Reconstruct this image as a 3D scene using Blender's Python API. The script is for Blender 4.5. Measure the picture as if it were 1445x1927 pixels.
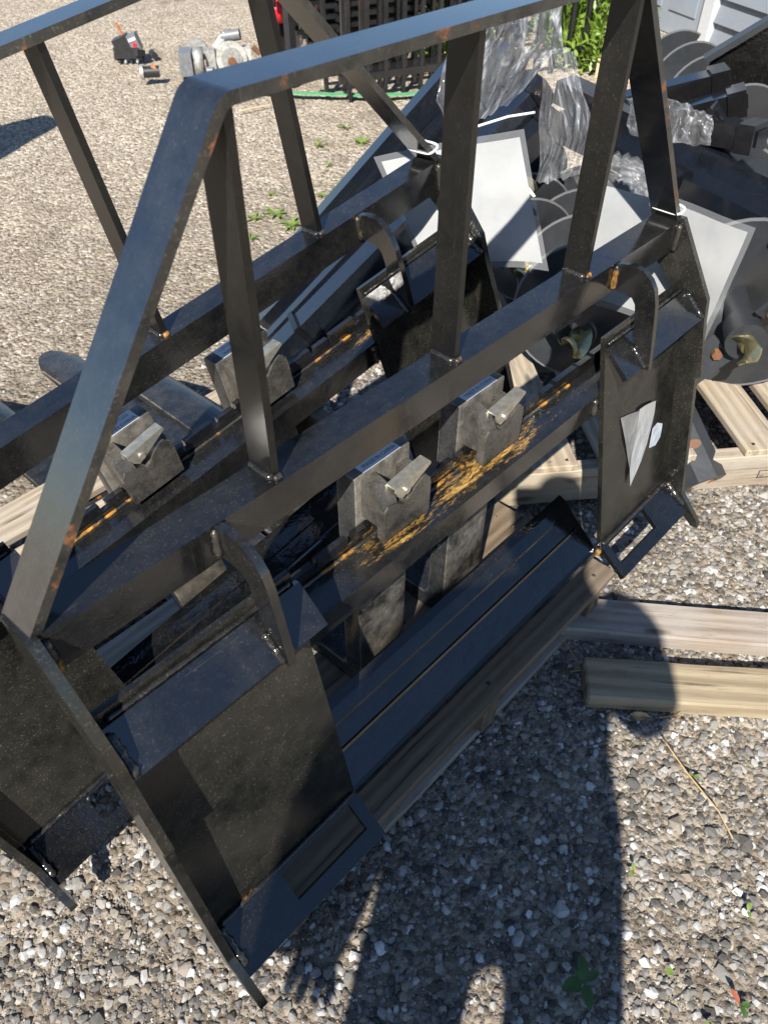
import bpy, bmesh, math, random
from mathutils import Vector, Matrix, noise
from math import radians as R, sin, cos, pi
random.seed(7)
S = bpy.context.scene
for _o in list(bpy.data.objects): bpy.data.objects.remove(_o)
COL = S.collection

# ------------------------------------------------------------------ camera, sky, sun, exposure
CAM = Vector((-0.6335, -0.4686, 1.230))
cd = bpy.data.cameras.new('camera'); cam = bpy.data.objects.new('camera', cd); COL.objects.link(cam)
rt = Vector((0.68467, -0.72885, 0.00171)); up = Vector((0.51368, 0.48420, 0.70829)); fw = Vector((0.51707, 0.48407, -0.70592))
cam.matrix_world = Matrix(((rt.x, up.x, -fw.x, CAM.x), (rt.y, up.y, -fw.y, CAM.y), (rt.z, up.z, -fw.z, CAM.z), (0, 0, 0, 1)))
cd.sensor_fit = 'AUTO'; cd.sensor_width = 36; cd.lens = 36*1436.5/1927
cd.clip_start = 0.02; cd.clip_end = 300
cd.dof.use_dof = True; cd.dof.focus_distance = 1.15; cd.dof.aperture_fstop = 9.5
S.camera = cam
w = bpy.data.worlds.new('World'); S.world = w; w.use_nodes = True
sk = w.node_tree.nodes.new('ShaderNodeTexSky'); sk.sky_type = 'NISHITA'; sk.sun_disc = False
LIGHT = Vector((0.96, 0.52, -1.0)).normalized()
sk.sun_elevation = R(42.5); sk.sun_rotation = math.atan2(-LIGHT.x, -LIGHT.y)
w.node_tree.links.new(sk.outputs[0], w.node_tree.nodes['Background'].inputs[0])
w.node_tree.nodes['Background'].inputs[1].default_value = 0.078
sk.air_density = 1.0; sk.dust_density = 0.2; sk.ozone_density = 5.0
sd = bpy.data.lights.new('sun', 'SUN'); sd.energy = 5.0; sd.angle = R(0.55); sd.color = (1.0, 0.95, 0.87)
so = bpy.data.objects.new('sun', sd); COL.objects.link(so); so.rotation_euler = LIGHT.to_track_quat('-Z', 'Y').to_euler(); so.location = (-3, -2, 4)
S.view_settings.view_transform = 'Standard'; S.view_settings.look = 'None'
S.view_settings.gamma = 1; S.view_settings.use_curve_mapping = False; S.view_settings.exposure = 1.0
S.render.engine = 'CYCLES'
S.cycles.caustics_reflective = False; S.cycles.caustics_refractive = False
S.cycles.max_bounces = 8; S.cycles.transparent_max_bounces = 16

# ------------------------------------------------------------------ materials
class NT:
    def __init__(s, name):
        s.m = bpy.data.materials.new(name); s.m.use_nodes = True; s.t = s.m.node_tree
        s.b = s.t.nodes['Principled BSDF']; s.out = s.t.nodes['Material Output']
    def n(s, typ, **kw):
        d = s.t.nodes.new(typ)
        for k, v in kw.items(): setattr(d, k, v)
        return d
    def l(s, a, b): s.t.links.new(a, b)
    def coords(s, scale=(1, 1, 1), rnd=True, kind='Object'):
        tc = s.n('ShaderNodeTexCoord'); mp = s.n('ShaderNodeMapping'); mp.inputs['Scale'].default_value = scale
        if rnd:
            oi = s.n('ShaderNodeObjectInfo'); mu = s.n('ShaderNodeVectorMath', operation='MULTIPLY_ADD')
            cb = s.n('ShaderNodeCombineXYZ'); s.l(oi.outputs['Random'], cb.inputs[0]); s.l(oi.outputs['Random'], cb.inputs[1]); s.l(oi.outputs['Random'], cb.inputs[2])
            s.l(cb.outputs[0], mu.inputs[0]); mu.inputs[1].default_value = (13.1, 7.7, 21.3); s.l(tc.outputs[kind], mu.inputs[2])
            s.l(mu.outputs[0], mp.inputs[0])
        else: s.l(tc.outputs[kind], mp.inputs[0])
        return mp.outputs[0]
    def noise(s, vec, scale, detail=4, rough=.55, dist=0):
        d = s.n('ShaderNodeTexNoise'); d.inputs['Scale'].default_value = scale; d.inputs['Detail'].default_value = detail
        d.inputs['Roughness'].default_value = rough; d.inputs['Distortion'].default_value = dist
        s.l(vec, d.inputs['Vector']); return d.outputs['Fac']
    def ramp(s, fac, stops, interp='LINEAR'):
        d = s.n('ShaderNodeValToRGB'); d.color_ramp.interpolation = interp
        e = d.color_ramp.elements
        while len(e) < len(stops): e.new(.5)
        for k, (p, c) in zip(e, stops):
            k.position = p; k.color = (c, c, c, 1) if not hasattr(c, '__len__') else (*c, 1)
        s.l(fac, d.inputs[0]); return d.outputs[0]
    def mix(s, fac, a, b, typ='MIX'):
        d = s.n('ShaderNodeMix', data_type='RGBA', blend_type=typ)
        for k, v in ((0, fac), (6, a), (7, b)):
            if hasattr(v, 'links'): s.l(v, d.inputs[k])
            elif k == 0: d.inputs[0].default_value = v
            else: d.inputs[k].default_value = (*v, 1)
        return d.outputs[2]
    def math(s, op, a, b=0.):
        d = s.n('ShaderNodeMath', operation=op)
        for k, v in ((0, a), (1, b)):
            if hasattr(v, 'links'): s.l(v, d.inputs[k])
            else: d.inputs[k].default_value = v
        return d.outputs[0]
    def bump(s, h, strength, dist=.001, prev=None):
        d = s.n('ShaderNodeBump'); d.inputs['Strength'].default_value = strength; d.inputs['Distance'].default_value = dist
        s.l(h, d.inputs['Height'])
        if prev is not None: s.l(prev, d.inputs['Normal'])
        s.l(d.outputs[0], s.b.inputs['Normal']); return d.outputs[0]
    def set(s, **kw):
        for k, v in kw.items():
            i = s.b.inputs[k.replace('_', ' ')]
            if hasattr(v, 'links'): s.l(v, i)
            elif hasattr(v, '__len__'): i.default_value = (*v, 1) if len(v) == 3 and i.type == 'RGBA' else v
            else: i.default_value = v

def steel(name, base=(.012, .013, .014), rough=.22, dust=.35, dirt=(.20, .17, .125), rust=.0, speck=1.0, peel=.35, rustcol=(.36, .12, .025), ior=1.56, wavy=.0):
    t = NT(name); v = t.coords()
    big = t.noise(v, 7, 5, .65); mid = t.noise(v, 45, 5, .7); fine = t.noise(v, 330, 2, .6); fine2 = t.noise(v, 120, 4, .75)
    film = t.math('MULTIPLY', t.ramp(t.math('ADD', t.math('MULTIPLY', big, .55), t.math('MULTIPLY', mid, .45)), [(.40, 0.), (.66, 1.)]), dust)
    sp = t.math('MULTIPLY', t.ramp(fine, [(.60, 0.), (.69, 1.)]), t.ramp(big, [(.35, .15*speck), (.62, .9*speck)]))
    blob = t.math('MULTIPLY', t.ramp(fine2, [(.63, 0.), (.72, 1.)]), t.ramp(mid, [(.42, .1*speck), (.62, .8*speck)]))
    sc1 = t.ramp(t.noise(t.coords((9, 260, 260)), 2.2, 2, .5, .6), [(.69, 0.), (.73, 1.)]); sc2 = t.ramp(t.noise(t.coords((240, 200, 7)), 2.0, 2, .5, .8), [(.70, 0.), (.74, 1.)])
    scr = t.math('MULTIPLY', t.math('MAXIMUM', sc1, sc2), .14*min(1, speck+.2))
    d = t.math('MINIMUM', t.math('ADD', t.math('ADD', t.math('MULTIPLY', film, .55), t.math('MULTIPLY', sp, .36)), t.math('ADD', t.math('MULTIPLY', blob, .42), scr)), 1.)
    c = t.mix(d, base, dirt)
    if rust > 0:
        rm = t.ramp(t.math('ADD', t.math('MULTIPLY', t.noise(v, 16, 3, .6), .6), t.math('MULTIPLY', mid, .4)), [(.62-.2*rust, 0.), (.68-.2*rust, 1.)])
        c = t.mix(rm, c, t.ramp(fine2, [(.35, tuple(x*.45 for x in rustcol)), (.65, rustcol)]))
        d = t.math('MAXIMUM', d, rm)
    rr = t.math('MINIMUM', t.math('ADD', t.math('MULTIPLY', d, .5), t.math('ADD', t.math('MULTIPLY', mid, .16), rough-.08)), 1.)
    t.set(Base_Color=c, Roughness=rr, IOR=ior)
    nrm = t.bump(t.noise(v, 260, 2, .5), peel*.25, .0006)
    if wavy: t.bump(t.noise(v, 20, 3, .55, .6), wavy, .004, nrm)
    return t.m
M = {}
M['paint'] = steel('black_paint', base=(.005, .0054, .006), dust=.13, speck=.5, rough=.13, wavy=.05, ior=1.8, dirt=(.18, .168, .145))
M['edge'] = steel('black_paint_worn_edge', dust=.45, rust=.22, rough=.28, rustcol=(.30, .11, .03))
M['bar'] = steel('black_paint_scuffed', base=(.006, .0068, .008), dust=.15, speck=.3, rough=.14, ior=2.25, dirt=(.18, .172, .155))
M['upright'] = steel('black_paint_satin', base=(.004, .0043, .0045), dust=.06, speck=.28, rough=.30, ior=1.48)
M['plate'] = steel('black_paint_dusty_plate', base=(.006, .0064, .006), dust=.20, speck=.75, rough=.16, wavy=.06, dirt=(.17, .155, .115))
M['gloss'] = steel('black_paint_glossy', base=(.003, .0034, .004), dust=.05, speck=.4, rough=.08, peel=1.2, ior=1.62, wavy=.25)
M['rail'] = steel('black_paint_glossy_rail', base=(.003, .0034, .004), dust=.08, speck=.4, rough=.08, peel=.8, ior=1.68, wavy=.3)
M['fork'] = steel('fork_paint_dirty', base=(.022, .022, .021), dust=.55, speck=.9, rough=.22, dirt=(.28, .25, .20), wavy=.08)
M['blade'] = steel('fork_blade_paint', base=(.010, .012, .015), dust=.22, speck=.6, rough=.24, dirt=(.25, .22, .18), rust=.02)
M['weld'] = steel('painted_weld_bead', base=(.008, .0085, .009), dust=.2, rust=.12, rough=.12, peel=1.5, rustcol=(.45, .20, .04))
M['weldrust'] = steel('rusty_weld_bead', dust=.3, rust=.48, rough=.25, peel=1.5, rustcol=(.50, .23, .03))
M['tube'] = steel('tube_paint', base=(.005, .007, .011), dust=.03, speck=.3, rough=.13, ior=1.9)
M['cap'] = steel('cap_gloss_black', base=(.006, .006, .007), dust=.03, speck=.1, rough=.08, peel=.3)
M['auger'] = steel('auger_grey_paint', base=(.022, .0245, .028), dust=.10, speck=.15, rough=.36, dirt=(.18, .17, .15), ior=1.5)
M['augeredge'] = steel('auger_worn_edge', base=(.12, .125, .13), dust=.3, speck=.3, rough=.45, rust=.15)
M['rust'] = steel('rusty_steel', base=(.11, .045, .02), dust=.5, rust=.6, rough=.75, dirt=(.24, .16, .09), rustcol=(.26, .095, .03))
M['fence'] = steel('fence_black_powder', base=(.010, .011, .013), dust=.10, speck=.3, rough=.2)
def carriage(name='carriage_paint_rust_streak', gxs=((.17, 0.), (.31, .78), (.50, 1.), (.66, .85), (.82, .6), (.92, .2)), lo=.785, hi=.93):
    m = M['paint'].copy(); m.name = name
    t = NT.__new__(NT); t.m = m; t.t = m.node_tree; t.b = t.t.nodes['Principled BSDF']
    tc = t.n('ShaderNodeTexCoord'); sp = t.n('ShaderNodeSeparateXYZ'); t.l(tc.outputs['Object'], sp.inputs[0])
    x, y, z = sp.outputs
    mp = t.n('ShaderNodeMapping'); mp.inputs['Scale'].default_value = (.42, 2.4, 1); t.l(tc.outputs['Object'], mp.inputs[0]); v = mp.outputs[0]
    gy = t.ramp(t.math('ADD', t.math('MULTIPLY', y, 20.), .9), [(.0, .2), (.25, .75), (.62, 1.), (1., .85)])     # y -.045...+.005
    gx = t.ramp(t.math('ADD', x, .5), list(gxs))
    top = t.ramp(t.math('ADD', t.math('MULTIPLY', z, 30.), 6.6), [(.3, 0.), (.55, 1.)])
    n1 = t.noise(v, 26, 4, .65, .4); n2 = t.noise(v, 300, 3, .7)
    fac = t.math('MULTIPLY', t.math('MULTIPLY', gy, gx), top)
    rm = t.ramp(t.math('ADD', t.math('MULTIPLY', fac, .42), t.math('ADD', t.math('MULTIPLY', n1, .62), t.math('MULTIPLY', n2, .30))), [(lo, 0.), (hi, 1.)])
    old = t.b.inputs['Base Color'].links[0].from_socket; oldr = t.b.inputs['Roughness'].links[0].from_socket
    t.l(t.mix(rm, old, t.ramp(n2, [(.35, (.16, .08, .018)), (.52, (.42, .23, .05)), (.68, (.58, .36, .09))])), t.b.inputs['Base Color'])
    t.l(t.math('MAXIMUM', oldr, t.math('MULTIPLY', rm, .85)), t.b.inputs['Roughness'])
    return m
M['carriage'] = carriage()
M['carriage_far'] = carriage('carriage_paint_light_rust', ((.70, 0.), (.80, .85), (.93, .9), (1., .5)), .82, .95)

def simple(name, col, rough=.5, metal=0., nz=0., nscale=60, spec=.5, bump=0.):
    t = NT(name); v = t.coords()
    n = t.noise(v, nscale, 4, .6)
    c = t.mix(t.ramp(n, [(.3, 0.), (.7, 1.)]), tuple(x*(1-nz) for x in col), tuple(min(1, x*(1+nz)) for x in col))
    t.set(Base_Color=c, Roughness=rough, Metallic=metal, Specular_IOR_Level=spec)
    if bump: t.bump(n, bump, .002)
    return t.m
M['shank'] = steel('fork_shank_dusty', base=(.02, .02, .02), dust=1.1, speck=.9, rough=.32, dirt=(.30, .27, .22))
M['zinc'] = simple('zinc_lever', (.62, .59, .50), .36, .85, .25, 90, bump=.2)
M['yzinc'] = simple('yellow_zinc', (.52, .46, .25), .30, .9, .2, 50)
M['label'] = simple('label_white', (.62, .62, .62), .18, 0, .04)
M['ink'] = simple('label_ink', (.015, .015, .018), .4)
def papermat():
    t = NT('white_paper'); v = t.coords(); n = t.noise(v, 11, 4, .6); cr = t.noise(t.coords((1, 1, 1)), 26, 3, .5, 1.5); pr_ = t.noise(t.coords((6, 6, 1.6)), 9, 2, .5)
    c = t.mix(t.ramp(n, [(.35, 0.), (.65, 1.)]), (.25, .26, .265), (.315, .315, .305))
    c = t.mix(t.math('MULTIPLY', t.ramp(pr_, [(.58, 0.), (.66, 1.)]), .22), c, (.20, .24, .28))
    t.set(Base_Color=c, Roughness=.55); t.bump(t.math('ADD', n, t.math('MULTIPLY', cr, .5)), .35, .004); return t.m
M['paper'] = papermat()
M['greylabel'] = simple('grey_label_back', (.17, .17, .165), .5, 0, .2, 40)
M['bluelabel'] = simple('pale_label', (.36, .39, .42), .4, 0, .15, 60)
M['whiteplastic'] = simple('white_nylon', (.78, .78, .76), .35)
M['whitepaint'] = simple('white_paint', (.42, .41, .37), .5, 0, .35, 30)
M['castgrey'] = simple('cast_aluminium', (.42, .41, .38), .45, .55, .35, 40, bump=.4)
M['blackplastic'] = simple('black_plastic', (.02, .02, .021), .4, 0, .3, 30)
M['greyplastic'] = simple('grey_plastic', (.14, .145, .15), .4, 0, .2, 30)
M['red'] = simple('red_plastic', (.62, .02, .03), .3)
M['orange'] = simple('rusty_orange', (.42, .13, .04), .8, 0, .4, 60)
M['greenhose'] = simple('green_strap', (.10, .30, .14), .6, 0, .25, 60)
M['rubber'] = simple('rubber', (.02, .02, .02), .7, 0, .3, 60)
M['trim'] = simple('white_trim', (.50, .51, .53), .4, 0, .04)
M['door'] = simple('painted_panel', (.26, .29, .33), .4, 0, .06, 8)
M['tan'] = simple('tan_board', (.52, .40, .24), .7, 0, .2, 12)
M['straw'] = simple('dry_stem', (.42, .28, .12), .8, 0, .3, 60)
M['dryleaf'] = simple('dry_leaf', (.40, .25, .12), .7, 0, .3, 60)
M['darkrub'] = simple('dark_earth', (.06, .05, .04), .9, 0, .4, 20)
def leafmat(name, a, b):
    t = NT(name); oi = t.n('ShaderNodeObjectInfo'); v = t.coords()
    c = t.mix(t.noise(v, 30, 3), a, b); t.set(Base_Color=c, Roughness=.45)
    t.b.inputs['Transmission Weight'].default_value = 0
    tr = t.n('ShaderNodeBsdfTranslucent'); t.l(c, tr.inputs[0]); mx = t.n('ShaderNodeMixShader'); mx.inputs[0].default_value = .35
    t.l(t.b.outputs[0], mx.inputs[1]); t.l(tr.outputs[0], mx.inputs[2]); t.l(mx.outputs[0], t.out.inputs[0])
    return t.m
M['leaf'] = leafmat('weed_leaf', (.045, .10, .022), (.085, .16, .04))
M['garden'] = leafmat('garden_leaf', (.13, .24, .03), (.28, .38, .06))
M['redleaf'] = leafmat('red_leaf', (.35, .08, .05), (.42, .13, .07))
M['tuft'] = leafmat('tuft_leaf', (.16, .25, .04), (.26, .34, .08))
def sidingmat():
    t = NT('vinyl_siding'); v = t.coords((3, 1, 60)); n = t.noise(v, 4, 3)
    t.set(Base_Color=t.mix(n, (.17, .19, .22), (.22, .24, .275)), Roughness=.5); t.bump(n, .3, .002); return t.m
M['siding'] = sidingmat()
def film():
    t = NT('clear_stretch_film'); uv = t.n('ShaderNodeUVMap'); mp = t.n('ShaderNodeMapping'); mp.inputs['Scale'].default_value = (8, 1.6, 1); t.l(uv.outputs[0], mp.inputs[0])
    mp2 = t.n('ShaderNodeMapping'); mp2.inputs['Scale'].default_value = (9, 5, 1); t.l(uv.outputs[0], mp2.inputs[0])
    st = t.noise(mp.outputs[0], 1., 4, .55, 1.8); n = t.noise(mp2.outputs[0], 1., 5, .7, 1.6)
    t.set(Base_Color=(.80, .81, .82), Roughness=.10, Specular_IOR_Level=.9)
    tp = t.n('ShaderNodeBsdfTransparent'); mx = t.n('ShaderNodeMixShader')
    fac = t.ramp(t.math('ADD', t.math('MULTIPLY', st, .6), t.math('MULTIPLY', n, .4)), [(.38, .03), (.52, .09), (.60, .24), (.67, .56)])
    t.l(fac, mx.inputs[0]); t.l(tp.outputs[0], mx.inputs[1]); t.l(t.b.outputs[0], mx.inputs[2]); t.l(mx.outputs[0], t.out.inputs[0])
    t.bump(st, .35, .006)
    return t.m
M['film'] = film()
def sleeve():
    t = NT('clear_sleeve'); t.set(Base_Color=(.8, .82, .84), Roughness=.08, Specular_IOR_Level=.7)
    tp = t.n('ShaderNodeBsdfTransparent'); mx = t.n('ShaderNodeMixShader'); mx.inputs[0].default_value = .07
    t.l(tp.outputs[0], mx.inputs[1]); t.l(t.b.outputs[0], mx.inputs[2]); t.l(mx.outputs[0], t.out.inputs[0]); return t.m
M['sleeve'] = sleeve()
def wood(name, a, b, grey, gcol, rough=.75):
    t = NT(name); v = t.coords((1.2, 16, 16)); v2 = t.coords((3, 3, 3)); v3 = t.coords((5, 150, 150)); v4 = t.coords((2.2, 60, 60))
    n = t.noise(v, 3.2, 5, .6, .9); f = t.noise(v3, 3, 3, .6); g = t.noise(v2, 2.2, 4, .6)
    wv = t.n('ShaderNodeTexWave', wave_type='BANDS', bands_direction='Y'); wv.inputs['Scale'].default_value = 1.4; wv.inputs['Distortion'].default_value = 7; wv.inputs['Detail'].default_value = 3; wv.inputs['Detail Scale'].default_value = 1.2
    t.l(t.coords((.6, 9, 9)), wv.inputs['Vector'])
    c = t.mix(t.ramp(t.math('ADD', t.math('MULTIPLY', n, .6), t.math('MULTIPLY', wv.outputs['Fac'], .4)), [(.25, 0.), (.75, 1.)]), a, b)
    c = t.mix(t.math('MULTIPLY', t.ramp(g, [(.35, 0.), (.65, 1.)]), grey), c, gcol)
    c = t.mix(t.math('MULTIPLY', t.ramp(f, [(.58, 0.), (.75, 1.)]), .35), c, tuple(x*.35 for x in a))
    c = t.mix(t.math('MULTIPLY', t.ramp(t.noise(v4, 1.6, 3, .6, .5), [(.60, 0.), (.70, 1.)]), .7), c, tuple(x*.22 for x in a))
    c = t.mix(t.math('MULTIPLY', t.ramp(t.noise(t.coords((9, 30, 30)), 2., 5, .75), [(.55, 0.), (.7, 1.)]), .4), c, tuple(x*.5 for x in a))
    vor = t.n('ShaderNodeTexVoronoi'); vor.inputs['Scale'].default_value = 1.; t.l(t.coords((5, 16, 16)), vor.inputs['Vector'])
    c = t.mix(t.ramp(vor.outputs['Distance'], [(.07, .75), (.16, 0.)]), c, tuple(x*.3 for x in a))
    t.set(Base_Color=c, Roughness=rough, Specular_IOR_Level=.25)
    t.bump(t.math('ADD', n, t.math('MULTIPLY', f, .8)), .55, .0015); return t.m
M['pine'] = wood('pallet_pine', (.25, .19, .125), (.43, .355, .25), .55, (.33, .30, .26))
M['yellow'] = wood('yellowed_wood', (.19, .145, .09), (.36, .29, .19), .35, (.30, .25, .17))
M['grey'] = wood('weathered_wood', (.20, .155, .115), (.36, .30, .235), .75, (.33, .30, .27))
M['dark'] = wood('dark_wood', (.10, .072, .045), (.19, .14, .09), .5, (.15, .13, .105))

# ground and stones
def groundmat():
    t = NT('gravel_yard'); v = t.coords(rnd=False)
    n0 = t.noise(v, 1.1, 5, .6); n1 = t.noise(v, 6, 5, .65); n2 = t.noise(v, 60, 4, .7)
    vo = t.n('ShaderNodeTexVoronoi'); vo.inputs['Scale'].default_value = 95; t.l(v, vo.inputs['Vector'])
    vo2 = t.n('ShaderNodeTexVoronoi'); vo2.inputs['Scale'].default_value = 42; t.l(v, vo2.inputs['Vector'])
    hs = t.n('ShaderNodeSeparateColor'); t.l(vo.outputs['Color'], hs.inputs[0])
    peb = t.ramp(hs.outputs[0], [(.0, (.14, .108, .076)), (.30, (.31, .255, .188)), (.65, (.43, .365, .278)), (.86, (.53, .46, .365)), (1., (.66, .60, .51))])
    sv = t.n('ShaderNodeVectorMath', operation='LENGTH'); t.l(v, sv.inputs[0]); dist = t.math('MULTIPLY', t.math('SUBTRACT', sv.outputs['Value'], 1.2), .6)
    dirt = t.mix(n2, t.mix(t.ramp(dist, [(0., 0.), (1., 1.)]), (.062, .050, .039), (.15, .118, .084)), t.mix(t.ramp(dist, [(0., 0.), (1., 1.)]), (.17, .140, .106), (.36, .30, .225)))
    m = t.ramp(t.math('ADD', t.math('MULTIPLY', n1, .6), t.math('MULTIPLY', n0, .4)), [(.40, 0.), (.60, 1.)])
    c = t.mix(t.math('ADD', t.math('MULTIPLY', m, .45), t.ramp(dist, [(.0, .12), (1., .5)])), dirt, peb)
    c = t.mix(t.ramp(t.math('ADD', t.math('MULTIPLY', n0, .5), t.math('MULTIPLY', n1, .5)), [(.36, .6), (.45, 0.)]), c, (.14, .108, .078))
    t.set(Base_Color=c, Roughness=.95, Specular_IOR_Level=.15)
    h = t.math('ADD', t.math('MULTIPLY', vo.outputs['Distance'], -.6), t.math('ADD', t.math('MULTIPLY', vo2.outputs['Distance'], -.7), t.math('MULTIPLY', n2, .7)))
    t.bump(h, .9, .012); return t.m
M['ground'] = groundmat()
def stonemat():
    t = NT('gravel_stone'); oi = t.n('ShaderNodeObjectInfo'); v = t.coords()
    c = t.ramp(oi.outputs['Random'], [(0., (.04, .038, .036)), (.18, (.10, .096, .09)), (.40, (.20, .19, .174)), (.60, (.30, .285, .26)), (.72, (.27, .22, .165)), (.82, (.40, .385, .36)), (.96, (.54, .53, .51)), (1., (.74, .73, .71))])
    n = t.noise(v, 120, 4, .7)
    c = t.mix(t.ramp(n, [(.35, .55), (.6, 0.)]), c, (.11, .095, .08))
    t.set(Base_Color=c, Roughness=.85, Specular_IOR_Level=.3); t.bump(n, .5, .002); return t.m
M['stone'] = stonemat()

# ------------------------------------------------------------------ mesh helpers
class MB:
    def __init__(s): s.bm = bmesh.new()
    def box(s, x0, x1, y0, y1, z0, z1, mat=0):
        vs = [s.bm.verts.new((x, y, z)) for x in (x0, x1) for y in (y0, y1) for z in (z0, z1)]
        for q in ((0, 1, 3, 2), (4, 6, 7, 5), (0, 4, 5, 1), (2, 3, 7, 6), (0, 2, 6, 4), (1, 5, 7, 3)):
            f = s.bm.faces.new([vs[i] for i in q]); f.material_index = mat
        return s
    def prism(s, prof, axis, a, b, mat=0):
        """prof: 2D polygon in the plane across axis ('X': (y,z), 'Y': (x,z), 'Z': (x,y))"""
        def P(p, k):
            return {'X': (k, p[0], p[1]), 'Y': (p[0], k, p[1]), 'Z': (p[0], p[1], k)}[axis]
        A = [s.bm.verts.new(P(p, a)) for p in prof]; B = [s.bm.verts.new(P(p, b)) for p in prof]
        n = len(prof)
        fs = [s.bm.faces.new(A), s.bm.faces.new(B[::-1])] + [s.bm.faces.new((A[i], B[i], B[(i+1) % n], A[(i+1) % n])) for i in range(n)]
        for f in fs: f.material_index = mat
        return s
    def tube(s, pts, r, seg=8, mat=0, jit=0., caps=True):
        pts = [Vector(p) for p in pts]; rings = []
        for i, p in enumerate(pts):
            d = (pts[min(i+1, len(pts)-1)]-pts[max(i-1, 0)]).normalized()
            a = d.orthogonal().normalized() if i == 0 else (a - d*a.dot(d)).normalized()
            b = d.cross(a); rr = r[i] if hasattr(r, '__len__') else r
            rings.append([s.bm.verts.new(p+(a*cos(2*pi*k/seg)+b*sin(2*pi*k/seg))*rr*(1+random.uniform(-jit, jit))) for k in range(seg)])
        for A, B in zip(rings, rings[1:]):
            for k in range(seg):
                f = s.bm.faces.new((A[k], A[(k+1) % seg], B[(k+1) % seg], B[k])); f.material_index = mat; f.smooth = True
        if caps:
            for q in (rings[0][::-1], rings[-1]): s.bm.faces.new(q).material_index = mat
        return s
    def cyl(s, p, q, r, seg=20, mat=0, r2=None):
        n = len(s.bm.faces); s.tube([p, q], [r, r if r2 is None else r2], seg, mat); return s
    def sheet(s, grid, mat=0, smooth=True):
        V = [[s.bm.verts.new(p) for p in row] for row in grid]
        for i in range(len(V)-1):
            for j in range(len(V[0])-1):
                f = s.bm.faces.new((V[i][j], V[i][j+1], V[i+1][j+1], V[i+1][j])); f.material_index = mat; f.smooth = smooth
        return s
    def thick(s, t):
        bmesh.ops.recalc_face_normals(s.bm, faces=s.bm.faces); bmesh.ops.solidify(s.bm, geom=s.bm.faces, thickness=t); return s
    def bevel(s, w, seg=1, mat=-1):
        es = [e for e in s.bm.edges if len(e.link_faces) == 2 and e.calc_face_angle(0) > .5]
        bmesh.ops.bevel(s.bm, geom=es, offset=w, segments=seg, affect='EDGES', profile=.5, material=mat, clamp_overlap=True); return s
    def move(s, m): bmesh.ops.transform(s.bm, matrix=m, verts=s.bm.verts); return s
    def build(s, name, mats, parent=None, loc=None, rot=None, smooth=False, flat=False):
        bmesh.ops.recalc_face_normals(s.bm, faces=s.bm.faces)
        me = bpy.data.meshes.new(name); s.bm.to_mesh(me); s.bm.free()
        for m in (mats if isinstance(mats, (list, tuple)) else [mats]): me.materials.append(M[m] if isinstance(m, str) else m)
        for p in me.polygons: p.use_smooth = not flat
        if not smooth and not flat: me.set_sharp_from_angle(angle=R(32))
        o = bpy.data.objects.new(name, me); COL.objects.link(o)
        if parent: o.parent = parent
        if loc is not None: o.location = loc
        if rot is not None: o.rotation_euler = rot
        return o
def tag(o, label=None, cat=None, group=None, kind=None):
    for k, v in (('label', label), ('category', cat), ('group', group), ('kind', kind)):
        if v: o[k] = v
    return o
def thing(name, label, cat, loc=(0, 0, 0), rot=(0, 0, 0), group=None):
    o = bpy.data.objects.new(name, None); o.empty_display_size = .05; COL.objects.link(o); o.location = loc; o.rotation_euler = rot
    return tag(o, label, cat, group)
def copy_tree(o, parent=None):
    c = o.copy(); COL.objects.link(c); c.parent = parent
    for ch in list(o.children): copy_tree(ch, c)
    return c
def text_mesh(body, size):
    cu = bpy.data.curves.new('lettering', 'FONT'); cu.body = body; cu.size = size; cu.align_x = 'CENTER'; cu.align_y = 'CENTER'
    ob = bpy.data.objects.new('lettering', cu); COL.objects.link(ob)
    me = bpy.data.meshes.new_from_object(ob.evaluated_get(bpy.context.evaluated_depsgraph_get())); bpy.data.objects.remove(ob)
    return me
def text_obj(name, body, size, mat, parent, loc, rot=(0, 0, 0), sx=1., bold=0.):
    me = text_mesh(body, size); me.materials.clear(); me.materials.append(M[mat])
    o = bpy.data.objects.new(name, me); COL.objects.link(o); o.parent = parent; o.location = loc; o.rotation_euler = rot; o.scale = (sx, 1, 1); return o

# ------------------------------------------------------------------ ground
def axis_coords(lo, hi, a, b, step, grow=1.25):
    xs = []; x = a
    while x <= b+1e-6: xs.append(x); x += step
    s = step; x = a
    while x > lo: s *= grow; x -= s; xs.insert(0, x)
    s = step; x = b
    while x < hi: s *= grow; x += s; xs.append(x)
    return xs
def gz(x, y):
    k = 1/(1+max(0, math.hypot(x, y)-3)*.3)
    return (noise.noise(Vector((x*1.3, y*1.3, 0)))*.012 + noise.noise(Vector((x*6, y*6, 3)))*.006 + noise.noise(Vector((x*22, y*22, 5)))*.0035)*k - .006
g = MB(); xs = axis_coords(-45, 60, -1.5, 2.4, .02); ys = axis_coords(-45, 60, -1.3, 2.4, .02)
g.sheet([[(x, y, gz(x, y)) for x in xs] for y in ys])
ground = tag(g.build('ground', 'ground'), kind='structure', label='gravel yard of crushed grey stone and packed dirt')

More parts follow.
